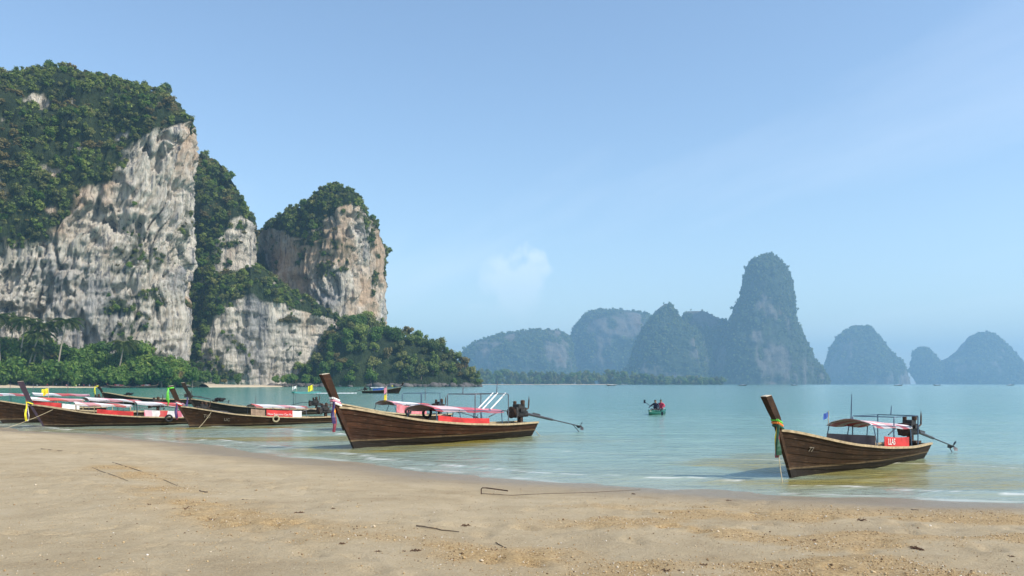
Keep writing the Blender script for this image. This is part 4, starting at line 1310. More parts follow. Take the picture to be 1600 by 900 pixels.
    for (txt, s, tt_, size, mat_) in g('bowtexts', []):
        a = hullP(s, tt_, -1, 0.02); b = hullP(s + 0.05, tt_, -1, 0.02); c_ = hullP(s, tt_ + 0.1, -1, 0.02)
        X_ = (b - a).normalized(); U_ = (c_ - a); N_ = X_.cross(U_).normalized(); U_ = N_.cross(X_)
        cu = bpy.data.curves.new('lettering', 'FONT'); cu.body = txt; cu.size = size; cu.extrude = 0.006
        to = text_mesh(cu, mat_); to.parent = root
        R_ = Matrix((X_, U_, N_)).transposed().to_4x4()
        to.matrix_local = Matrix.Translation(a + N_ * 0.018) @ R_
    for (x, dz, R_, side, mm) in g('tyres', []):
        m = MB(); y_ = side * (gun(x) + 0.09) if abs(side) == 1 else math.copysign(gun(x) - 0.14, side)
        m.torus((x, y_, sheer(x) + dz), (0.12, 1, 0.1), R_, 0.055)
        m.build('tyre_fender', mm, root, True)
    # engine on its pivot, with the long propeller shaft
    if g('engine', True):
        ez = g('ez', 1.02); ex = 8.75
        m = MB()
        m.box((ex, 0, ez + 0.05), (0.62, 0.42, 0.34)); m.box((ex + 0.03, 0, ez + 0.29), (0.42, 0.34, 0.16)); m.box((ex - 0.36, 0, ez + 0.02), (0.1, 0.5, 0.46))
        m.box((ex + 0.38, 0, ez - 0.06), (0.2, 0.3, 0.26)); m.box((ex + 0.02, -0.25, ez + 0.12), (0.36, 0.1, 0.12)); m.box((ex + 0.02, 0.25, ez + 0.12), (0.36, 0.1, 0.12))
        en = m.build('engine', STEEL, root)
        if not g('low'):
            m = MB(); m.lathe((ex - 0.42, 0, ez + 0.02), (-1, 0, 0), [(0, 0.24), (0.05, 0.26), (0.08, 0.2), (0.09, 0.06)], 16); m.build('flywheel', RUST, en)
            m = MB(); m.lathe((ex + 0.1, -0.16, ez + 0.36), (0, 0, 1), [(0, 0.09), (0.16, 0.1), (0.19, 0.05)], 10); m.lathe((ex - 0.1, 0.12, ez + 0.36), (0, 0, 1), [(0, 0.07), (0.12, 0.08), (0.15, 0.03)], 10); m.build('air_filter', RUST, en)
            m = MB(); m.tube([(ex + 0.15, -0.28, ez + 0.12), (ex + 0.3, -0.32, ez + 0.2), (ex + 0.36, -0.3, ez + 0.5), (ex + 0.36, -0.3, ez + 0.75)], 0.032, 7); m.build('exhaust_pipe', RUST, en)
            m = MB(); m.tube([(ex - 0.4, 0.05, ez + 0.05), (ex - 1.0, 0.04, ez + 0.12), (ex - 1.45, 0.0, ez + 0.02), (ex - 1.9, -0.02, ez - 0.12)], 0.022, 6); m.build('tiller', SHAFT, en)
            m = MB()
            for k in range(5):
                a0 = (ex - 0.2 + 0.1 * k, -0.22, ez + 0.2); m.tube([a0, (a0[0] + 0.06, -0.33, ez - 0.02 - 0.03 * k), (a0[0] - 0.05, -0.25, ez - 0.18)], 0.013, 5)
            m.build('hose', RUBBER, en)
        m = MB(); m.box((ex + 0.12, 0, ez - 0.3), (0.16, 0.2, 0.36)); m.box((ex + 0.12, 0, ez - 0.46), (0.5, 0.62, 0.08)); m.box((ex + 0.1, 0, ez - 0.14), (0.8, 0.3, 0.06))
        m.build('engine_mount', RUST, root)
        pe_ = g('shaft_end', (13.3, 0.25))
        m = MB()
        a, b = Vector((ex + 0.42, 0, ez - 0.04)), Vector((pe_[0], 0, pe_[1]))
        mid_ = a + (b - a) * 0.48
        m.tube([a, mid_], [0.065, 0.055], 8); m.tube([mid_, b], 0.025, 7)
        m.box(a + (b - a) * 0.2 + Vector((0, 0, 0.08)), (0.5, 0.05, 0.08), Matrix.Rotation(0.16, 3, 'Y'))
        sh = m.build('propeller_shaft', SHAFT, root)
        m = MB()
        d = (b - a).normalized()
        m.lathe(b - d * 0.05, d, [(0, 0.04), (0.1, 0.05), (0.18, 0.02)], 8)
        for k in range(3):
            R3 = Matrix.Rotation(k * 2.094 + 0.4, 3, d) @ Matrix.Rotation(0.0, 3, 'X')
            pp = [R3 @ Vector(v_) for v_ in ((0.0, 0.03, 0.03), (0.06, 0.08, 0.12), (0.05, 0.03, 0.24), (-0.05, -0.05, 0.22), (-0.06, -0.04, 0.1))]
            m.add([b + d * 0.05 + v_ for v_ in pp] + [b + d * 0.062 + v_ for v_ in pp], [(0, 1, 2, 3, 4), (9, 8, 7, 6, 5)] + [(i, i + 5, (i + 1) % 5 + 5, (i + 1) % 5) for i in range(5)])
        m.tube([b - d * 0.6 - Vector((0, 0, 0.01)), b - d * 0.1 - Vector((0, 0, 0.27)), b + d * 0.02 - Vector((0, 0, 0.3))], 0.016, 6)
        m.build('propeller', SHAFT, sh)
    for (x, y_, z, h_, mm) in g('masts', []):
        m = MB(); m.tube([(x, y_, z), (x + 0.03, y_, z + h_ * 0.6), (x + 0.05, y_, z + h_)], [0.022, 0.02, 0.012], 6); m.build('antenna_pole', mm, root)
    for (x, y_, z, w, h_, mm, pole) in g('flags', []):
        m = MB()
        P = [[(x - w * i / 6, y_ + 0.05 * math.sin(i * 1.4), z + 0.06 * math.sin(i * 0.9) - 0.25 * h_ * i / 6), (x - w * i / 6, y_ + 0.05 * math.sin(i * 1.4 + 0.5), z + h_ - 0.3 * h_ * i / 6)] for i in range(7)]
        m.sheet(P, 0.008)
        fl_ = m.build('flag', mm, root)
        if pole:
            m = MB(); m.tube([(x, y_, z - pole), (x, y_, z + h_ + 0.05)], 0.015, 5); m.build('flag_pole', PALEWOOD, fl_)
    if g('bundle'):
        m = MB(); bx_ = g('bundle')
        rr_ = random.Random(3)
        for k in range(16):
            a = rr_.uniform(0, 6.28); R_ = rr_.uniform(0.12, 0.26)
            cx_, cy2, cz = bx_ + rr_.uniform(-0.3, 0.3), rr_.uniform(-0.25, 0.25), sheer(bx_) + 0.1 + rr_.uniform(0, 0.3)
            m.tube([(cx_ + R_ * math.cos(a + j * 0.9), cy2 + R_ * math.sin(a + j * 0.9), cz + 0.06 * math.sin(j * 1.7 + k)) for j in range(8)], 0.03, 5)
        m.build('rope_bundle', RUBBER, root, True)
    for (p0, p1, sagz) in g('ropes', []):
        m = MB(); m.tube([tuple(p0[i] + (p1[i] - p0[i]) * q + (sagz * -4 * q * (1 - q) if i == 2 else 0) for i in range(3)) for q in [k / 8 for k in range(9)]], 0.014, 5)
        m.build('mooring_rope', ROPE, root)
    return root

wl = WHITEC
faint = plain('faded_paint', (0.26, 0.22, 0.17), 0.8, 0, 0.4, 20)
# the big boat in the middle
longtail((-5.3, 27.6), (0.7, 34.5), 'large dark brown longtail boat with pinkish red canopy and bare pipe frame', dict(
    wood=WOOD_R, scale=0.97, ribbons=['white', 'pink', 'white'], tails=[('purple', 0.75, 0.06), ('yellow', 0.6, 0.035), ('orange', 0.42, 0.045), ('maroon', 1.05, 0.055), ('green', 0.5, 0.025)],
    canopies=[(3.0, 6.85, 1.32, 1.16, 0.17, 'pinkred', POSTB, 4)], frames=[(5.2, 7.2, 1.86, POSTG, 3, True)], banners=[(3.1, 5.9, 0.02, 0.24, REDC, -1)],
    tyres=[(3.5, 0.06, 0.2, -0.86, RUBBER), (4.1, 0.36, 0.19, 0.8, RUBBER)], masts=[(7.0, -0.3, 1.84, 0.55, POSTG), (5.7, 0.4, 1.84, 0.5, POSTG)], ropes=[((9.3, 0.3, 0.5), (10.3, 0.2, -0.1), 0.1), ((9.3, -0.3, 0.5), (10.0, -0.5, -0.1), 0.15)]))
longtail((-7.9, 38.2), (-3.9, 45.2), 'longtail boat half hidden behind the large one, with a flagged canopy and red white banner', dict(
    wood=WOOD_D, cw=0.68, canopies=[(3.3, 7.0, 1.4, 1.24, 0.18, 'air2', POSTB, 4)], frames=[(5.9, 7.9, 1.95, POSTB, 0, True)], banners=[(3.3, 6.2, 0.05, 0.5, plain('pink_banner', (0.66, 0.2, 0.22), 0.6, 0, 0.45, 3), -1)],
    flags=[(3.5, 0, 1.62, 0.18, 0.32, RIB['yellow'], 0.2), (3.52, 0, 2.05, 0.2, 0.3, RIB['pink'], 0.6)], masts=[(7.3, 0, 1.5, 1.0, POSTG)], tyres=[(4.2, 0.2, 0.2, -1, RUBBER)]))
# the boat on its own
longtail((6.67, 19.05), (12.1, 24.0), 'weathered longtail boat aground alone, with red and white striped canopy on blue posts', dict(
    wood=WOOD_D, scale=0.77, post=2.5, postx=-1.6, ribbons=['dgreen', 'orange', 'green'], tails=[('dgreen', 0.92, 0.08), ('maroon', 1.0, 0.06), ('yellow', 0.95, 0.035)],
    cw=0.8, canopies=[(3.8, 7.0, 1.48, 1.33, 0.2, 'radial', POSTB, 3)], screens=[(3.86, 0.36, BROWNC)], banners=[(4.3, 6.5, 0.02, 0.36, REDC, -1)], texts=[('LLAS', 4.5, 0.09, 0.3, wl)],
    bowtexts=[('77', 0.09, 0.66, 0.22, faint)], masts=[(3.9, 0, 1.66, 0.85, POSTB), (7.6, 0.2, 1.7, 0.35, POSTB)], flags=[(3.78, 0.74, 1.72, 0.3, 0.16, BLUEC, 0.3)],
    frames=[(5.6, 7.7, 1.7, POSTB, 0, True)], ez=1.12, ropes=[((-1.05, -0.1, 0.7), (-1.5, -0.5, -0.1), 0.1)]))
# the group moored along the beach
longtail((-16.2, 41.0), (-10.3, 45.5), 'brown longtail boat with bright green scarf on its prow and red lettered banner', dict(
    wood=WOOD_D, z=-0.12, post=2.75, topscarf='green', ribbons=['red', 'white', 'maroon'], tails=[('purple', 0.9, 0.07), ('maroon', 1.0, 0.06)], banners=[(3.3, 4.2, 0.02, 0.44, plain('tan_panel', (0.30, 0.20, 0.14), 0.75, 0, 0.3), -1), (4.3, 6.1, 0.02, 0.46, REDC, -1), (6.1, 6.75, 0.02, 0.45, WHITEC, -1)],
    texts=[('Now Everyone Can Fly', 4.36, 0.12, 0.178, wl)], bowtexts=[('TO', 0.10, 0.66, 0.3, faint), ('UC', 0.22, 0.6, 0.26, faint)], cw=0.72, canopies=[(3.6, 7.2, 1.42, 1.3, 0.16, 'air', POSTG, 4)], masts=[(3.9, 0, 1.5, 0.6, POSTG)], tyres=[(4.9, -0.12, 0.19, -1, ROPE)], ropes=[((0.9, -0.5, 1.1), (-0.4, -1.2, -0.1), 0.12)]))
longtail((-21.3, 55.3), (-13.9, 58.3), 'black-hulled open longtail boat behind the green-scarfed one, yellow flag at its stern', dict(
    wood=WOOD_K, z=-0.1, post=2.75, bundle=1.2, tails=[('purple', 1.2, 0.07)], canopies=[(7.0, 9.1, 1.95, 2.0, 0.05, 'teal', POSTG, 2)], flags=[(8.6, 0, 2.1, 0.4, 0.5, RIB['yellow'], 0.4), (7.3, 0.2, 2.25, 0.35, 0.25, RIB['white'], 0.4)]))
longtail((-23.6, 40.9), (-16.6, 44.4), 'long brown longtail boat with yellow and purple ribbons, aground before the red canopies', dict(
    wood=WOOD_D, z=-0.1, post=2.85, scale=0.85, ribbons=['yellow', 'dgreen'], tails=[('yellow', 1.15, 0.05), ('purple', 1.05, 0.06), ('white', 1.15, 0.03)], postmat=plain('purple_post', (0.035, 0.02, 0.035), 0.6, 0, 0.3),
    canopies=[(1.4, 4.5, 1.5, 1.36, 0.14, 'air', RAILM, 4), (4.75, 7.5, 1.5, 1.42, 0.14, 'air2', POSTG, 3)], banners=[(2.6, 4.6, 0.02, 0.3, REDC, -1), (5.2, 7.6, 0.02, 0.42, SWIRL, -1)], tyres=[(6.6, -0.05, 0.19, -1, RUBBER)], ropes=[((0.3, -0.35, 1.2), (-2.6, -1.6, 0.0), 0.1)]))
longtail((-28.2, 44.8), (-21.6, 49.9), 'longtail boat cut off by the picture edge, red canopy and banner over its bow', dict(
    wood=WOOD_D, scale=0.9, ribbons=['yellow'], canopies=[(1.2, 4.2, 1.5, 1.4, 0.15, 'air2', RAILM, 3), (4.4, 7.6, 1.45, 1.3, 0.15, 'air', POSTG, 4)], banners=[(1.0, 2.9, 0.02, 0.36, REDC, -1), (2.95, 3.9, 0.02, 0.34, WHITEC, -1)], bowtexts=[('11', 0.14, 0.66, 0.26, faint)], flags=[(2.3, 0, 1.8, 0.3, 0.32, RIB['yellow'], 0.6)]))
longtail((-36.8, 53.2), (-29.2, 57.4), 'longtail boat with white and red canopies and yellow flags behind the beached boats', dict(
    wood=WOOD_K, scale=0.95, canopies=[(0.9, 4.4, 1.62, 1.55, 0.12, 'air', POSTB, 4), (4.6, 8.2, 1.58, 1.5, 0.12, 'air2', POSTB, 4)], flags=[(2.4, 0, 2.2, 0.4, 0.32, RIB['yellow'], 0.6), (5.6, 0, 1.75, 0.45, 0.25, RIB['yellow'], 0.3)], masts=[(1.6, 0.2, 1.7, 0.7, POSTG), (3.2, -0.4, 1.7, 0.7, POSTG), (4.6, 0, 1.6, 0.8, POSTG), (6.8, 0.2, 1.6, 0.9, POSTG)], engine=True))
longtail((-43.0, 86.0), (-35.6, 88.0), 'low dark open longtail boat with a yellow cloth on its prow', dict(wood=WOOD_K, scale=0.9, post=2.3, bundle=2.0, topscarf='yellow'))
# the one under way
jb = longtail((-26.4, 186.0), (-35.0, 189.0), 'longtail boat with white and blue canopy speeding across the bay', dict(
    wood=WOOD_D, scale=0.98, canopies=[(3.2, 7.0, 1.45, 1.4, 0.12, 'blue', POSTB, 4)], banners=[(3.4, 6.2, 0.02, 0.5, BLUEC, 1)], flags=[(1.6, 0, 1.6, 0.35, 0.4, RIB['yellow'], 0.9)], ribbons=['white'], shaft_end=(13.2, 0.05)))
# boats drawn up on the far beach and small craft far out
for k, (u, Y, hdg, lab, wd, cm) in enumerate([(186, 448, 0.15, 'distant longtail boat with pinkish canopy at the far beach', WOOD_D, 'pinkred'), (229, 462, 3.3, 'distant longtail boat with red prow ribbons below the cliff', WOOD_K, 'air2'), (290, 492, 0.1, 'distant blue-canopied longtail boat below the cliff corner', WOOD_K, 'blue')]):
    x, y, _ = px(u, 600, Y)
    longtail((x - 5 * math.cos(hdg), y - 5 * math.sin(hdg)), (x + 5.5 * math.cos(hdg), y + 5.5 * math.sin(hdg)), lab, dict(wood=wd, low=True, canopies=[(2.5, 7.0, 1.4, 1.3, 0.15, cm, POSTB, 3)], ribbons=['red', 'pink']))
for k, (u, Y, hdg, lab) in enumerate([(955, 900, 0.2, 'tiny dark boat off the distant beach'), (1160, 1000, 3.0, 'tiny boat below the tall pinnacle'), (1241, 1150, 0.3, 'tiny boat by the knoll at the pinnacle foot'), (1403, 1000, 3.1, 'tiny boat before the round-topped island'), (1464, 1050, 0.2, 'tiny boat before the saddle-backed island'), (1578, 1200, 2.9, 'tiny boat at the outer end of the saddle-backed island')]):
    x, y, _ = px(u, 600, Y)
    longtail((x - 4.5 * math.cos(hdg), y - 4.5 * math.sin(hdg)), (x + 4.5 * math.cos(hdg), y + 4.5 * math.sin(hdg)), lab, dict(wood=WOOD_K, low=True, canopies=[(2.5, 7.0, 1.4, 1.3, 0.15, 'air' if k % 2 else 'blue', POSTB, 2)]))
# wake of the moving boat
wk = np.zeros((40, 5, 3))
for i in range(40):
    q = i / 39
    for j in range(5):
        wdt = 0.25 + 0.5 * q
        wk[i, j] = (-36.5 - 14 * q, 188.8 + 1.0 * q + (j - 2) / 2 * wdt, 0.10 + 0.12 * math.exp(-q * 5) * math.sin(i * 1.9 + j) ** 2 - 0.06 * abs(j - 2))
FOAMM = plain('wake_foam', (0.8, 0.82, 0.82), 0.8, 0, 0.1)
tag(link('wake_foam', grid_mesh('wake_foam', wk), FOAMM), 'white wake trailing behind the speeding boat', None, None, 'stuff')

# ------------------------------------------------------------------ people
def skin_body(name, joints, bones, root=0):
    me = bpy.data.meshes.new(name)
    me.from_pydata([j[0] for j in joints], bones, [])
    o = bpy.data.objects.new(name, me); COL.objects.link(o)
    sk = o.modifiers.new('skin', 'SKIN')
    for i, j in enumerate(joints):
        me.skin_vertices[0].data[i].radius = (j[1], j[1])
    me.skin_vertices[0].data[root].use_root = True
    ss_ = o.modifiers.new('sub', 'SUBSURF'); ss_.levels = 2; ss_.render_levels = 2
    dg = bpy.context.evaluated_depsgraph_get()
    m2 = bpy.data.meshes.new_from_object(o.evaluated_get(dg))
    m2.name = name
    bpy.data.objects.remove(o)
    m2.polygons.foreach_set('use_smooth', [True] * len(m2.polygons))
    return m2
SKIN = plain('skin', (0.42, 0.25, 0.17), 0.6, 0, 0.08)
DARKC = plain('dark_cloth', (0.02, 0.022, 0.04), 0.8)
def cloth_zones(name, top, bottom, zt, zb):
    """skin, shirt and trousers by height on one body"""
    t = NT(name)
    sp = t.n('ShaderNodeSeparateXYZ'); t.l(t.n('ShaderNodeTexCoord').outputs['Object'], sp.inputs[0])
    c = t.ramp(t.math('DIVIDE', sp.outputs[2], 2.0), [(0.0, (0.42, 0.25, 0.17)), (zb / 2, bottom), (zt / 2, top), (1.46 / 2, (0.42, 0.25, 0.17)), (1.64 / 2, (0.03, 0.02, 0.015))], 'CONSTANT')
    t.col(c); t.rough(0.75)
    return t.m
stand = [((0, 0, 0.95), 0.15), ((0, 0, 1.2), 0.14), ((0, 0, 1.42), 0.13), ((0, 0, 1.52), 0.055), ((0, 0, 1.66), 0.105), ((0.0, 0, 1.76), 0.07),
         ((0.1, 0, 0.88), 0.10), ((0.11, -0.02, 0.48), 0.07), ((0.12, 0.04, 0.08), 0.045), ((0.13, -0.1, 0.03), 0.04),
         ((-0.1, 0, 0.88), 0.10), ((-0.12, 0.03, 0.48), 0.07), ((-0.13, 0.1, 0.08), 0.045), ((-0.13, -0.04, 0.03), 0.04),
         ((0.2, 0, 1.4), 0.06), ((0.27, 0.02, 1.13), 0.045), ((0.28, -0.06, 0.88), 0.035), ((-0.2, 0, 1.4), 0.06), ((-0.27, 0.02, 1.13), 0.045), ((-0.26, -0.08, 0.88), 0.035)]
sb = [(0, 1), (1, 2), (2, 3), (3, 4), (4, 5), (0, 6), (6, 7), (7, 8), (8, 9), (0, 10), (10, 11), (11, 12), (12, 13), (2, 14), (14, 15), (15, 16), (2, 17), (17, 18), (18, 19)]
outfits = [('white shirt and dark shorts', (0.75, 0.75, 0.72), (0.03, 0.03, 0.05)), ('red top and blue shorts', (0.55, 0.05, 0.05), (0.05, 0.08, 0.25)), ('blue shirt and pale shorts', (0.08, 0.15, 0.45), (0.5, 0.45, 0.35)), ('pink top and dark shorts', (0.7, 0.3, 0.35), (0.04, 0.04, 0.04)), ('dark shirt and red shorts', (0.04, 0.04, 0.05), (0.5, 0.06, 0.05)), ('yellow top and white shorts', (0.7, 0.6, 0.1), (0.7, 0.7, 0.7))]
SB = []
for i, (nm, tp_, bt) in enumerate(outfits):
    m2 = skin_body('person', stand, sb); m2.materials.clear(); m2.materials.append(cloth_zones('outfit', tp_, bt, 0.98, 0.5)); SB.append(m2)
for k, u in enumerate((58, 74, 88, 104, 112, 119, 124, 131, 140, 148, 262, 404)):
    Y = 466 + (k * 7) % 16 if u < 300 else 575
    x, y, _ = px(u, 600, Y)
    if u > 250: x, y = (-222, 515) if u < 300 else (-189, 590)
    p_ = link('person', SB[k % 6], None)
    p_.location = (x, y, far_z(x, y) - 0.02); p_.rotation_euler = (0, 0, k * 1.3)
    tag(p_, 'tiny person in ' + outfits[k % 6][0] + ' standing on the far beach' + ('' if k < 6 else (' by the trees' if u < 200 else ' below the cliffs')), 'person', 'people on the far beach')
# helmsman of the moving boat
p_ = link('person', SB[4].copy(), None); p_.data.materials.clear(); p_.data.materials.append(DARKC)
p_.location = (-33.2, 188.35, 0.42); tag(p_, 'boatman in dark clothes standing at the stern of the speeding boat', 'person')

# kayak with two paddlers
kx, ky = px(1027, 600, 58)[0], 58.0
KR = 1.0
ka = empty('kayak', (kx, ky, 0.02), KR)
tag(ka, 'small green kayak with two paddlers out on the water', 'kayak')
m = MB()
secs = []
for i in range(13):
    q = -1 + i / 6; w = 0.38 * (1 - abs(q) ** 2.4) + 0.01; x = q * 1.55; zt = 0.24 + 0.12 * q * q
    secs.append([(x, -w, zt), (x, -w * 0.6, -0.1 + 0.12 * q * q), (x, w * 0.6, -0.1 + 0.12 * q * q), (x, w, zt)])
m.rect_tube([[Vector(p) for p in s_] for s_ in secs])
m.build('kayak_hull', plain('kayak_green', (0.006, 0.10, 0.07), 0.4), ka, True)
m = MB()
for s_ in (-1, 1):
    m.tube([Vector(q[0 if s_ < 0 else 3]) for q in secs], 0.025, 6)
m.build('rim', plain('kayak_rim', (0.015, 0.17, 0.13), 0.4), ka)
def paddler(xo, lean, top):
    J = [((0, 0, 0.28), 0.15), ((0.02 * lean, 0, 0.52), 0.14), ((0.08 * lean, 0, 0.76), 0.13), ((0.1 * lean, 0, 0.86), 0.055), ((0.12 * lean, 0, 0.99), 0.1), ((0.12 * lean, 0, 1.08), 0.07),
         ((0.1, 0.1, 0.28), 0.09), ((0.5, 0.13, 0.42), 0.065), ((0.82, 0.12, 0.24), 0.045), ((0.1, -0.1, 0.28), 0.09), ((0.5, -0.13, 0.42), 0.065), ((0.82, -0.12, 0.24), 0.045),
         ((0.08 * lean, 0.2, 0.74), 0.06), ((0.2, 0.34, 0.55), 0.045), ((0.42, 0.3, 0.62), 0.035), ((0.08 * lean, -0.2, 0.74), 0.06), ((0.2, -0.36, 0.6), 0.045), ((0.42, -0.36, 0.5), 0.035)]
    Bn = [(0, 1), (1, 2), (2, 3), (3, 4), (4, 5), (0, 6), (6, 7), (7, 8), (0, 9), (9, 10), (10, 11), (2, 12), (12, 13), (13, 14), (2, 15), (15, 16), (16, 17)]
    me = skin_body('person', J, Bn); me.materials.clear()
    t = NT('paddler_outfit')
    sp = t.n('ShaderNodeSeparateXYZ'); t.l(t.n('ShaderNodeTexCoord').outputs['Object'], sp.inputs[0])
    t.col(t.ramp(sp.outputs[2], [(0.0, (0.03, 0.03, 0.04)), (0.45, top), (0.84, (0.3, 0.18, 0.12)), (1.0, (0.02, 0.015, 0.012))], 'CONSTANT')); t.rough(0.7)
    me.materials.append(t.m)
    o = link('person', me, None)
    ca, sa = math.cos(KR), math.sin(KR)
    o.location = (kx + xo * ca, ky + xo * sa, 0.0); o.rotation_euler = (0, 0, KR + math.pi)
    return o
tag(paddler(-0.25, 1.0, (0.015, 0.02, 0.05)), 'kayaker in dark clothes paddling at the front of the green kayak', 'person')
tag(paddler(0.75, 0.6, (0.5, 0.03, 0.08)), 'kayaker in a crimson vest seated behind the dark-clothed paddler', 'person')
m = MB()
m.tube([(-1.0, -0.75, 0.16), (-0.68, -0.36, 0.5), (-0.66, 0.3, 0.64), (-0.62, 0.66, 0.86)], 0.018, 6)
m.box((-1.05, -0.8, 0.1), (0.05, 0.13, 0.24)); m.box((-0.61, 0.72, 0.92), (0.05, 0.13, 0.24))
pd = m.build('paddle', DARKC); pd.location = (kx, ky, 0.02); pd.rotation_euler = (0, 0, KR)
tag(pd, 'dark double-bladed paddle held by the front kayaker', 'paddle')

# ------------------------------------------------------------------ things on the sand
def on_sand(u, v):
    d = 12.0
    for _ in range(9):
        x = (u - 800) / F * d
        z = float(ground_z(np.array([x]), np.array([d]))[0][0])
        d = 0.5 * d + 0.5 * (H - z) * F / (v - 600)
    x = (u - 800) / F * d
    return x, d, float(ground_z(np.array([x]), np.array([d]))[0][0]) + 0.012 * 0
STICK = plain('driftwood', (0.10, 0.07, 0.045), 0.9, 0, 0.4, 20)
def lying(name, pix, rad, mat, label, cat, wob=0.01, seed=0, group=None):
    rr_ = random.Random(seed)
    P = []
    for (a, b) in zip(pix[:-1], pix[1:]):
        for q in (0, 0.25, 0.5, 0.75):
            P.append((a[0] + (b[0] - a[0]) * q, a[1] + (b[1] - a[1]) * q))
    P.append(pix[-1])
    W3 = [on_sand(u, v) for u, v in P]
    o0 = W3[0]
    pts = [(a - o0[0] + rr_.uniform(-wob, wob), b - o0[1] + rr_.uniform(-wob, wob), c - o0[2] + rad * 0.8 + abs(rr_.uniform(-wob, wob))) for a, b, c in W3]
    m = MB(); m.tube(pts, [rad * (1 - 0.4 * i / len(pts)) for i in range(len(pts))], 6)
    o = m.build(name, mat); o.location = o0
    return tag(o, label, cat, group)
ln = lying('mooring_line', [(752, 771), (800, 774), (860, 771), (930, 769), (1000, 765)], 0.006, STICK, 'dark mooring line stretched across the damp sand towards the water', 'rope', 0.004, 1)
x, y, z = on_sand(752, 772)
m = MB(); m.tube([(0.0, 0, -0.05), (0.0, 0, 0.1), (0.02, 0, 0.12), (0.1, -0.01, 0.12), (0.5, -0.04, 0.07)], 0.012, 6)
o = m.build('iron_stake', RUST); o.location = (x, y, z); tag(o, 'bent iron stake stuck in the sand at the end of the mooring line', 'stake')
for k, (pix, rd, lab) in enumerate([([(650, 823), (690, 829), (717, 833)], 0.014, 'thin driftwood stick lying on the smooth sand below the iron stake'), ([(175, 722), (230, 740), (290, 764)], 0.012, 'long dry vine lying on the upper beach near the moored boats'),
        ([(145, 731), (200, 752)], 0.01, 'dry twig beside the long vine'), ([(64, 702), (98, 705)], 0.014, 'short dark stick near the waterline by the moored boats'), ([(312, 768), (324, 770)], 0.02, 'small dark wood chip on the sand past the vine'),
        ([(378, 781), (388, 782)], 0.018, 'small curled bark piece on the bare sand'), ([(775, 850), (800, 862)], 0.012, 'bent twig in the grit near the brown weed'), ([(1424, 797), (1436, 798)], 0.015, 'little dark twig below the lone boat')]):
    lying('driftwood', pix, rd * 0.6, STICK, lab, 'driftwood', 0.012, k + 5, 'driftwood on the beach')
WEED = plain('dried_weed', (0.10, 0.05, 0.025), 0.9, 0, 0.5, 30)
def weed_mesh(seed):
    rr_ = random.Random(seed); m = MB()
    for k in range(12):
        a = rr_.uniform(0, 6.28); x0, y0 = rr_.uniform(-0.04, 0.04), rr_.uniform(-0.03, 0.03); L = rr_.uniform(0.04, 0.11)
        m.tube([(x0, y0, 0.006), (x0 + 0.5 * L * math.cos(a), y0 + 0.5 * L * math.sin(a), 0.03 * rr_.random() + 0.01), (x0 + L * math.cos(a + 0.4), y0 + L * math.sin(a + 0.4), 0.006)], [0.006, 0.009, 0.003], 5)
    me = bpy.data.meshes.new('weed'); me.from_pydata(m.v, [], m.f); me.materials.append(WEED); me.update()
    return me
WM = [weed_mesh(i) for i in range(4)]
r = random.Random(21)
wpix = [(232, 790), (290, 795), (300, 793), (272, 796), (330, 812), (372, 816), (446, 830), (590, 862), (632, 862), (650, 861), (1040, 893), (1024, 888), (1062, 893), (1100, 886), (1346, 814), (1430, 858), (1440, 860), (1138, 782), (143, 717), (205, 733), (520, 795), (468, 802), (728, 822), (1270, 845), (990, 772), (1580, 870), (770, 862), (536, 850)]
for k, (u, v) in enumerate(wpix):
    o = link('dried_weed', WM[k % 4], None); o.location = on_sand(u, v); o.rotation_euler = (0, 0, r.uniform(0, 6.28)); s_ = r.uniform(0.25, 0.75); o.scale = (s_, s_, s_)
    tag(o, 'small scrap of dark dried weed on the sand', 'seaweed', 'scraps of dried weed')
# loose grit: shells and small stones, thickest in the ochre patches
r = np.random.RandomState(5)
n0 = 170000
gy = 6.3 + 12.5 * r.uniform(0, 1, n0) ** 1.4
gx = r.uniform(-0.70, 0.70, n0) * gy
gm = grit_mask(gx, gy)
_, gsd = ground_z(gx, gy, False)
keep = (r.uniform(0, 1, n0) < gm * 0.75 + 0.06) & (gsd > 1.6)
gx, gy, gm = gx[keep], gy[keep], gm[keep]
gz, _ = ground_z(gx, gy)
gz = gz + 0.012 * gm * vn(gx * 9, gy * 9, 0, 3) + 0.015 * gm
n0 = len(gx)
S_ = r.lognormal(-5.1, 0.42, n0)
base = np.array([(1, 0, 0), (0, 1, 0), (-1, 0, 0), (0, -1, 0), (0, 0, 0.7), (0, 0, -0.7)], float)
ang = r.uniform(0, 6.28, n0)
V = base[None] * S_[:, None, None] * r.uniform(0.6, 1.3, (n0, 6, 1))
ca, sa = np.cos(ang)[:, None], np.sin(ang)[:, None]
V = np.stack([V[..., 0] * ca - V[..., 1] * sa, V[..., 0] * sa + V[..., 1] * ca, V[..., 2]], -1) + np.stack([gx, gy, gz + S_ * 0.25], -1)[:, None]
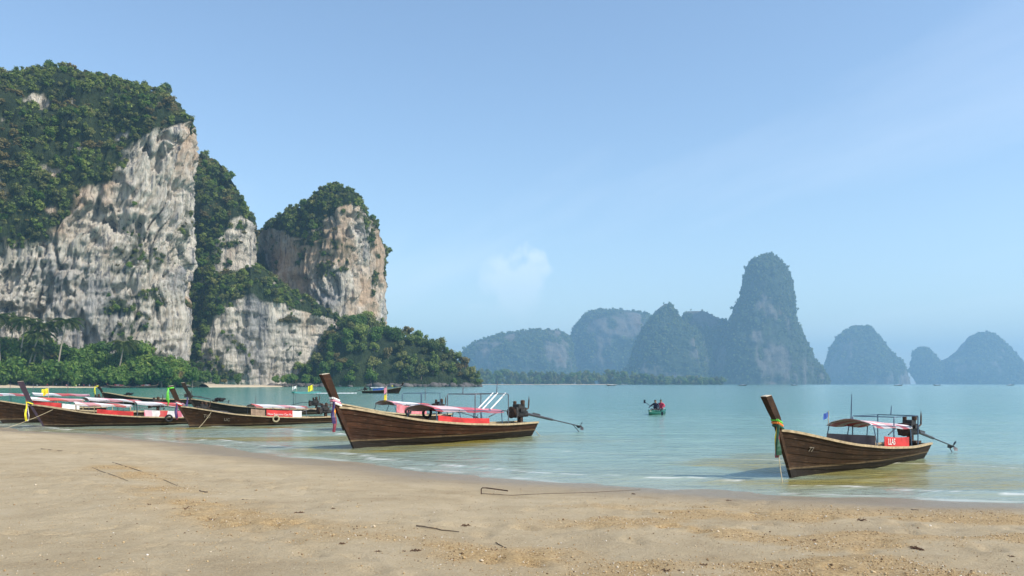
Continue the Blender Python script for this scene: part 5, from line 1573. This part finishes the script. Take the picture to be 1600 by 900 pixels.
tri = np.array([(0, 1, 4), (1, 2, 4), (2, 3, 4), (3, 0, 4), (1, 0, 5), (2, 1, 5), (3, 2, 5), (0, 3, 5)])
Q = (tri[None] + (np.arange(n0) * 6)[:, None, None]).reshape(-1, 3)
me = bpy.data.meshes.new('shell_grit')
me.vertices.add(n0 * 6); me.vertices.foreach_set('co', V.astype(np.float32).reshape(-1))
me.loops.add(Q.size); me.loops.foreach_set('vertex_index', Q.astype(np.int32).reshape(-1))
me.polygons.add(len(Q)); me.polygons.foreach_set('loop_start', np.arange(0, Q.size, 3, dtype=np.int32)); me.polygons.foreach_set('loop_total', np.full(len(Q), 3, np.int32))
me.update(calc_edges=True)
at = me.attributes.new('tone', 'FLOAT', 'POINT'); at.data.foreach_set('value', np.repeat(r.uniform(0, 1, n0), 6).astype(np.float32))
t = NT('shell_grit')
t.col(t.ramp(t.attr('tone'), [(0.0, (0.10, 0.055, 0.02)), (0.2, (0.30, 0.18, 0.07)), (0.5, (0.50, 0.34, 0.16)), (0.8, (0.58, 0.42, 0.22)), (1.0, (0.72, 0.66, 0.56))])); t.rough(0.7)
tag(link('shell_grit', me, t.m), 'ochre shell grit and small stones strewn over the sand', None, None, 'stuff')

# ------------------------------------------------------------------ haze
m = MB()
m.box((0, 6900, 332), (26000, 14400, 672))
hz_ = m.build('haze', None)
hm = bpy.data.materials.new('haze_air'); hm.use_nodes = True
for n_ in list(hm.node_tree.nodes): hm.node_tree.nodes.remove(n_)
ho = hm.node_tree.nodes.new('ShaderNodeOutputMaterial'); hv = hm.node_tree.nodes.new('ShaderNodeVolumePrincipled')
hv.inputs['Color'].default_value = (0.36, 0.59, 0.83, 1)
hv.inputs['Density'].default_value = 0.00015
hv.inputs['Anisotropy'].default_value = 0.1
hm.node_tree.links.new(hv.outputs[0], ho.inputs['Volume'])
hz_.data.materials.append(hm)
tag(hz_, 'pale blue sea haze filling the bay', None, None, 'stuff')
print('tris', sum(sum(max(1, len(p.vertices) - 2) for p in m_.polygons) if len(m_.polygons) < 500 else len(m_.polygons) * 2 for m_ in bpy.data.meshes if m_.users))
